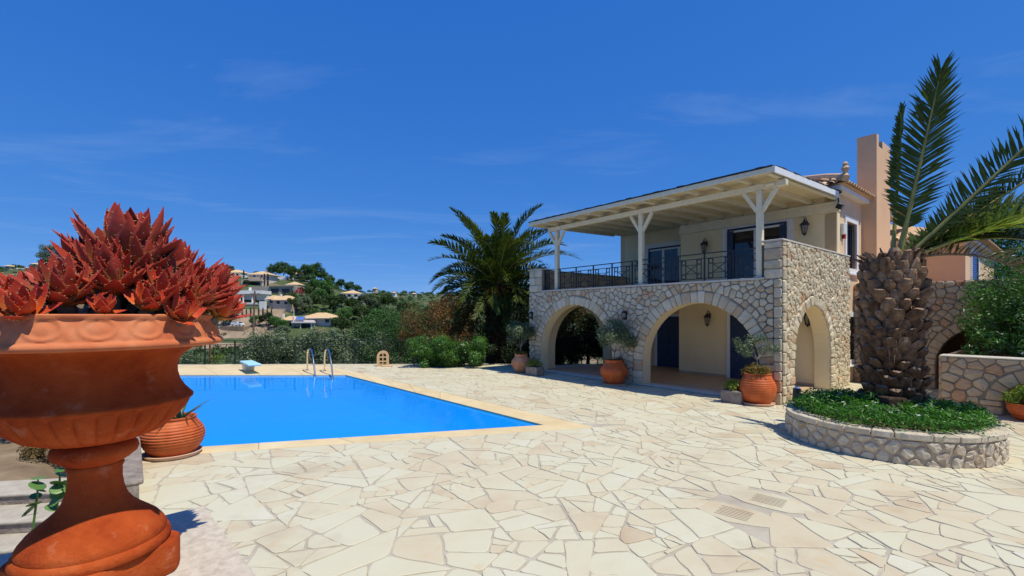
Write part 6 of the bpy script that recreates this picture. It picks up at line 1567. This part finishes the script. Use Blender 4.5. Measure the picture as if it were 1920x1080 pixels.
for px, py, s, lab in ((457, 524, 1.0, 'slim cypress left of the pink house on the ridge'), (496, 536, 1.3, 'dark cypress in front of the white flat roofed house'), (502, 537, 1.35, 'taller of the cypresses in front of the white flat roofed house')):
    plant_tree(KC[0], 'cypress', on_px(px, py, 200), s, lab, 'cypresses by the ridge houses')
p = on_px(561, 552, 184); shrub('bougainvillea', p, 1.5, 2.4, 'bright crimson bougainvillea beside the grey concrete house', 'bougain', 71, .22, 60, 20, th=.2)

def far_house(name, label, depth, parts, rz=0):
    """parts in photo pixels at that depth: metres per pixel k"""
    k = depth/F; c0 = (parts[0][1] + parts[0][2])/2; t = empty(name, at(c0, depth, 0), R(rz), label, 'house'); X = lambda px: (px-c0)*k; Z = lambda py: EYE + (HY-py)*k; cur = None
    for p in parts:
        kind = p[0]
        if kind == 'wall': _, x0, x1, y0, y1, dy, th, mt = p; m = MB(); m.box(X(x0), X(x1), dy, dy+th, Z(y1)-2.5*(y1 > 0), Z(y0)); cur = m.build('wall', M[mt], t)
        elif kind == 'slab': _, x0, x1, y0, y1, dy, th, mt = p; m = MB(); m.box(X(x0), X(x1), dy, dy+th, Z(y1), Z(y0)); cur = m.build('wall', M[mt], t)
        elif kind == 'hip':
            _, x0, x1, y0, y1, dy, th = p; a, b, zt, ze = X(x0), X(x1), Z(y0), Z(y1); w = min((b-a), th)*.42; m = MB()
            if b-a > th: rg = [(a+w, dy+th/2, zt), (b-w, dy+th/2, zt)]; f = [(0, 1, 5, 4), (1, 2, 5), (2, 3, 4, 5), (3, 0, 4)]
            else: rg = [((a+b)/2, dy+w, zt), ((a+b)/2, dy+th-w, zt)]; f = [(0, 1, 4), (1, 2, 5, 4), (2, 3, 5), (3, 0, 4, 5)]
            m.add([(a, dy, ze), (b, dy, ze), (b, dy+th, ze), (a, dy+th, ze)] + rg, f + [(0, 3, 2, 1)]); rf = m.build('roof', M['farroof'], t)
            m = MB(); m.box(a+.1, b-.1, dy+.1, dy+th-.1, ze-.22, ze-.01); m.build('eaves', M['farwhite'], rf)
        elif kind == 'win':
            _, x0, x1, y0, y1, dy = p[:6]; m = MB(); m.box(X(x0), X(x1), dy-.06, dy-.015, Z(y1), Z(y0)); w = m.build('window', M['farpane'], t)
            m = MB(); e = .10; a, b, z0, z1 = X(x0), X(x1), Z(y1), Z(y0); m.box(a-e, a, dy-.12, dy-.005, z0-e, z1+e); m.box(b, b+e, dy-.12, dy-.005, z0-e, z1+e); m.box(a, b, dy-.12, dy-.005, z1, z1+e); m.box(a, b, dy-.12, dy-.005, z0-e, z0); m.build('window_frame', M[p[6] if len(p) > 6 else 'farwhite'], w)
        elif kind == 'col': _, x0, x1, y0, y1, dy, mt = p; m = MB(); m.box(X(x0), X(x1), dy-.35, dy, Z(y1), Z(y0)); m.build('column', M[mt], t)
        elif kind == 'solar': _, x0, x1, y0, y1, dy = p; m = MB(); a, b = X(x0), X(x1); m.add([(a, dy, Z(y1)), (b, dy, Z(y1)), (b, dy+1.3, Z(y0)), (a, dy+1.3, Z(y0)), (a, dy, Z(y1)-.1), (b, dy, Z(y1)-.1), (b, dy+1.3, Z(y0)-.1), (a, dy+1.3, Z(y0)-.1)], [(0,1,2,3),(7,6,5,4),(0,4,5,1),(1,5,6,2),(2,6,7,3),(3,7,4,0)]); m.build('solar_panel', M['shutter'], t)
        elif kind == 'chim': _, x0, x1, y0, y1, dy, mt = p; m = MB(); m.box(X(x0), X(x1), dy, dy+.8, Z(y1), Z(y0)); m.build('chimney', M[mt], t)
    return t
far_house('hillside_house', 'white house with tan roof half hidden by the aloes on the ridge', 226, [('wall', 424, 452, 511, 521, 0, 8, 'farwhite'), ('hip', 422, 453.5, 504.5, 511, -1, 10), ('slab', 424, 455, 517.5, 520, -3, 3, 'farroof'), ('win', 434, 438, 513, 517, 0), ('win', 443, 447, 513, 517, 0)])
far_house('hillside_house', 'two storey pink house with hip roof and dark terrace windows below the ridge', 205, [('wall', 459, 495, 513, 526, 3, 9, 'farpink'), ('hip', 457, 499, 506, 513.5, 2, 11), ('wall', 453, 495, 526, 536, 0, 4, 'farpink'), ('slab', 457, 493, 523.5, 527, -1, 5, 'fartan'), ('slab', 463, 482, 519, 524, 1, 2, 'fargrey'), ('win', 466, 488, 528.5, 535, 0, 'fartan'), ('win', 468, 472, 515, 519, 3), ('win', 482, 486, 515, 519, 3), ('win', 455.5, 459, 528, 532, 0), ('chim', 484.5, 486, 503.5, 509, 6, 'fargrey')])
far_house('hillside_house', 'white flat roofed modern house with three dark windows on the ridge', 222, [('wall', 498, 536, 517.5, 530, 0, 9, 'farwhite'), ('wall', 498, 518, 515.5, 518, 1, 8, 'farwhite'), ('win', 511, 516, 521, 525.5, 0), ('win', 519.5, 524, 522.5, 526.5, 0), ('win', 528, 532, 524, 528.5, 0)], 4)
far_house('hillside_house', 'long grey concrete shell house with two big dark openings', 190, [('wall', 469, 554, 537, 556, 0, 8, 'fargrey'), ('slab', 505, 552, 535.5, 537, -.6, 9, 'fargrey'), ('win', 508, 523, 541, 549.5, 0, 'fargrey'), ('win', 529, 544, 541.5, 550, 0, 'fargrey'), ('wall', 554, 566, 548, 560, 2, 5, 'farstone'), ('win', 548.5, 551.5, 544, 549, 0, 'fargrey')], -3)  # two large openings are dark panes: inner shade put in as colour
far_house('hillside_house', 'small tan hip roofed pavilion with white pillars beside the concrete shell', 198, [('wall', 541, 556, 533, 540, 1.5, 4, 'fartan'), ('hip', 534, 560, 527.5, 533.5, 0, 7), ('col', 555.5, 557, 533, 541, .5, 'farwhite'), ('col', 538, 539.5, 533, 538, .5, 'farwhite'), ('win', 545, 549, 534.5, 538, 1.5)])
far_house('hillside_house', 'low white terrace house with columns above the stone retaining wall', 176, [('slab', 434, 491, 544.5, 551, 0, 7, 'farwhite'), ('wall', 436, 490, 551, 569, 4, 2, 'farwhite'), ('win', 440, 447, 555, 567, 4), ('win', 460, 470, 554, 567, 4), ('col', 447, 449.5, 551, 568, .6, 'farwhite'), ('col', 454, 456, 551, 568, .6, 'farwhite'), ('col', 470.5, 473, 555, 568, .8, 'farwhite'), ('chim', 458, 461, 538, 545, 3, 'farwhite'), ('slab', 434, 482, 567.5, 570, -1, 5, 'farwhite')])
far_house('hillside_wall', 'tall tan stone retaining wall below the white terrace house', 172, [('wall', 425, 482, 571, 600, 0, 1.2, 'farstone'), ('slab', 424, 483, 570, 571.2, -.1, 1.5, 'cap'), ('wall', 482, 515, 588, 603, .2, 1, 'farstone')])['category'] = 'wall'
far_house('hillside_house', 'house with two tan hip roofs and dark ground floor in mid slope', 168, [('wall', 496, 513, 560, 574, 2, 6, 'fartan'), ('wall', 512, 548, 562, 577, 0, 8, 'fartan'), ('hip', 491, 514, 553, 560.5, 1, 8), ('hip', 510, 549.5, 553.5, 562.5, -.8, 9.5), ('wall', 500, 546, 577, 588, 1.5, 5, 'fargrey'), ('slab', 487, 498, 565, 586, -.5, 1, 'farwhite'), ('win', 519, 526, 564, 570, 0), ('win', 534, 541, 565.5, 571, 0), ('win', 500, 506, 561, 568, 2), ('win', 500, 513, 578, 587, 1.5), ('win', 518, 530, 578.5, 586, 1.5), ('col', 514, 515.5, 577, 588, .6, 'fartan'), ('chim', 516.5, 518.5, 551, 557, 3, 'farwhite')], -4)
far_house('hillside_house', 'pink house with broad tan hip roof, porch and solar panel, nearest on the slope', 150, [('wall', 576, 618, 596, 612, 2, 8, 'farpink'), ('hip', 555, 625, 586, 596.5, .5, 11), ('wall', 552, 588, 600, 624, .6, 4, 'farpink'), ('slab', 550, 590, 603, 605.5, -1.5, 4, 'farwhite'), ('win', 560, 585, 606, 617, .6, 'farpink'), ('col', 565.5, 567, 605, 620, -.8, 'farwhite'), ('col', 585.5, 587.5, 605, 622, -.8, 'farwhite'), ('slab', 549, 588, 618.5, 626, -1.6, 1, 'farpink'), ('solar', 554, 570, 593.5, 599, -.3), ('win', 605, 613, 598.5, 605, 2), ('win', 580, 584, 598, 602, 2), ('wall', 527, 550, 600, 622, 1, 6, 'farpink'), ('hip', 522, 551, 592.5, 600.5, 0, 8), ('win', 537, 544, 605, 614, 1), ('chim', 523.5, 526, 588, 596, 2, 'farwhite'), ('col', 549.5, 551.5, 594, 628, 0, 'farpink')])  # wide dark pane under the porch slab paints the porch shade
far_house('hillside_house', 'white house with slanted tan roof alone on the right slope', 205, [('wall', 641, 676, 549.5, 558, 0, 7, 'farwhite'), ('hip', 639, 679, 543.5, 550, -1.2, 10), ('win', 652, 658, 551.5, 556, 0), ('win', 664, 670, 552, 556, 0), ('slab', 628, 683, 558, 564, -3, 2, 'farwhite'), ('slab', 640, 690, 563, 571, -5, 2, 'farwhite')], 8)
far_house('hillside_house', 'reddish tan house peeking out between the ridge pines', 240, [('wall', 543, 566, 513, 522, 0, 8, 'fartan'), ('hip', 540, 568, 506, 513.5, -1, 10), ('win', 556, 561, 514.5, 519, 0)])
for i, (px, py, w, lab) in enumerate(((702, 541, 6, 'tiny white house on the distant crest right of the lone slope house'), (738, 549, 7, 'tiny pale house near the middle of the distant crest'), (776, 551, 6, 'tiny pale house on the distant crest next to the palm'), (14, 499, 10, 'tan roofed house on the ridge at the far left'), (64, 495, 9, 'pale house on the ridge left of the eucalyptus'))):
    d = 560 if px > 600 else 228
    far_house('distant_house', lab, d, [('wall', px-w/2, px+w/2, py, py+4, 0, 8, 'farwhite' if i % 2 else 'fartan'), ('hip', px-w/2-.6, px+w/2+.6, py-2.2, py+.2, -1, 10), ('win', px-w*.3, px-w*.1, py+1, py+2.6, 0), ('win', px+w*.1, px+w*.3, py+1, py+2.6, 0)])

def car():
    p = at(446, 149); p.z = tz(p.x, p.y) + .75
    pd = MB(); pd.box(-4.2, 4.2, -2.4, 2.6, -2.5, -.01); po = pd.build('parking_pad', M['dirt'], None, loc=tuple(p), rot=(0, 0, R(-12))); tag(po, kind='structure')
    t = empty('parked_car', p, R(-12), 'small white car parked on bare ground below the hillside wall', 'car')
    side = [(-2.05, .32), (-2.08, .75), (-1.95, .98), (-1.55, 1.42), (-.2, 1.50), (.55, 1.40), (1.05, .98), (1.85, .86), (2.08, .62), (2.08, .32)]
    m = MB(); n = len(side); vs = []
    for y, k in ((-.85, .0), (-.72, 1), (.72, 1), (.85, 0)):
        for x, z in side: vs.append((x*(.98 if k == 0 else 1), y if z < 1.0 else y*.86, z if k or z < 1.0 else z-.05))
    fs = [(i*n+j, i*n+(j+1) % n, (i+1)*n+(j+1) % n, (i+1)*n+j) for i in range(3) for j in range(n)] + [tuple(range(n-1, -1, -1)), tuple(3*n+j for j in range(n))]
    m.add(vs, fs); m.build('body', M['carwhite'], t)
    for s in (-1, 1):
        m = MB(); y = s*.80
        m.add([(-1.55, y, 1.02), (-1.35, y*.93, 1.36), (-.25, y*.93, 1.42), (.35, y*.94, 1.33), (.85, y, 1.02), (-1.55, y+s*.02, 1.02), (-1.35, y*.93+s*.03, 1.36), (-.25, y*.93+s*.03, 1.42), (.35, y*.94+s*.03, 1.33), (.85, y+s*.02, 1.02)], [(0,1,2,3,4), (5,6,7,8,9)]); m.build('side_window', M['glass'], t)
        for x in (-1.3, 1.3):
            m = MB(); m.tube([(x, s*.68, .32), (x, s*.88, .32)], .32, 16); w = m.build('wheel', M['rubber'], t); m = MB(); m.tube([(x, s*.881, .32), (x, s*.89, .32)], .19, 10); m.build('rim', M['chrome'], w)
        MB().box(1.98, 2.1, s*.45-.18, s*.45+.18, .64, .78).build('headlight', M['lampglass'], t); MB().box(-2.1, -2.0, s*.6-.12, s*.6+.12, .74, .95).build('tail_light', M['redlens'], t)
    MB().add([(.62, -.62, 1.37), (.62, .62, 1.37), (1.1, .66, .99), (1.1, -.66, .99), (.66, -.62, 1.40), (.66, .62, 1.40), (1.14, .66, 1.01), (1.14, -.66, 1.01)], [(0,1,2,3),(4,5,6,7),(0,1,5,4),(2,3,7,6)]).build('windscreen', M['glass'], t)
car()
def dirt_patch():
    pts = [(395, 605), (430, 598), (520, 604), (545, 612), (500, 630), (440, 638), (400, 630)]; V = []
    bm = bmesh.new(); N = 14
    vs = {}
    for i in range(N+1):
        for j in range(N+1):
            px = 380 + 150*i/N; d = 128 + 40*j/N; p = at(px, d); vs[i, j] = bm.verts.new((p.x, p.y, tz(p.x, p.y) + .15))
    for i in range(N):
        for j in range(N): bm.faces.new((vs[i, j], vs[i+1, j], vs[i+1, j+1], vs[i, j+1]))
    me = bpy.data.meshes.new('dirt_road'); bm.to_mesh(me); bm.free(); me.materials.append(M['dirt']); tag(link('dirt_road', me), kind='structure')
dirt_patch()
t = empty('utility_pole', on_px(476, 648, 62), 0, 'brown leaning utility pole rising in front of the hillside houses', 'pole')
MB().tube([(-.2, 0, -2), (.12, 0, 7.3)], [.15, .11], 10).build('shaft', M['pole'], t, smooth=True); MB().bar((-.45, 0, 6.9), (.75, 0, 6.9), .1).build('crossarm', M['pole'], t)
for x in (-.4, .1, .65): MB().lathe([(.03, 6.95), (.06, 7.0), (.05, 7.12), (.02, 7.16)], 8, (x, 0, 0)).build('insulator', M['plastic'], t)
t = empty('street_lamp', on_px(551, 594, 152), 0, 'thin pale lamp post beside the pink house roof', 'lamp'); MB().tube([(0, 0, -1), (0, 0, 2.6)], .09, 8).build('pole', M['farwhite'], t); MB().lathe([(.12, 2.6), (.2, 2.75), (.05, 2.95)], 8).build('lamp_head', M['lampglass'], t)
def wires():
    for i, (z, k) in enumerate(((7.2, 0), (6.5, .4), (5.8, .8))):
        a, b = W(-3, 24, z-.6+k*.1), W(-16, 14+k, z+2.2)
        m = MB(); m.tube([a.lerp(b, u) - Vector((0, 0, .8*math.sin(math.pi*u))) for u in [q/10 for q in range(11)]], .012, 4); o = m.build('overhead_wire', M['iron']); tag(o, ('highest', 'middle', 'lowest')[i] + ' overhead wire crossing the sky at the right edge', 'wire', 'overhead wires at the right edge')
wires()
def scrub():
    g = np.random.default_rng(5); C, S = [], []; r = random.Random(5)
    boxes = [(424, 455, 215), (450, 500, 200), (497, 538, 218), (467, 568, 186), (432, 493, 170), (422, 517, 168), (486, 552, 163), (520, 628, 146), (625, 690, 198)]
    n = 0
    while n < 4200:
        px = r.uniform(-60, 1000); u = r.random(); d = 45 + 195*u if r.random() < .72 else r.uniform(260, 720)
        p = at(px, d); z = tz(p.x, p.y)
        if any(a-3 < px < b+3 and dd-22 < d < dd+14 for a, b, dd in boxes): continue
        if 380 < px < 530 and 126 < d < 170 and r.random() < .93: continue
        s = r.uniform(.6, 1.7)*(1 if d < 250 else 2.4); C.append((p.x, p.y, z + s*.35)); S.append(s); n += 1
    g2 = np.random.default_rng(6); Vs, Ts = [], []
    for c, s in zip(C, S):
        k = 44; d = rand_dirs(k, g2); d[:, 2] = np.abs(d[:, 2]); P = np.array(c) + d*s*g2.uniform(.6, 1.05, k)[:, None]*np.array([1, 1, .8]); N = d + rand_dirs(k, g2)*.6; N /= np.linalg.norm(N, axis=1, keepdims=True)
        V, _ = leaf_faces(P, N, (.30*s), .9, g2, .1); Vs.append(V); Ts.append(np.repeat(np.clip(g2.normal(.45, .16) + g2.normal(0, .15, k), 0, 1), 4))
    V = np.concatenate(Vs); o = link('hillside_scrub', np_mesh('hillside_scrub', V, np.arange(len(V)).reshape(-1, 4), M['scrub'], np.concatenate(Ts))); tag(o, 'dark green scrub covering the valley and hillsides', 'scrub', kind='stuff')
scrub()
def near_scrub():
    g = np.random.default_rng(15); r = random.Random(15); C, S = [], []
    for _ in range(700):
        px = r.uniform(150, 1000); d = r.uniform(22.2, 46); p = at(px, d); s = r.uniform(.25, .6); C.append((p.x, p.y, tz(p.x, p.y)+s*.4)); S.append(s)
    V, Fc, T = clump_cloud(C, S, 170, .09, .6, 16); o = link('bank_scrub', np_mesh('bank_scrub', V, Fc, M['scrub'], T)); tag(o, 'tangled low growth on the bank below the fence', 'scrub', kind='stuff')
near_scrub()
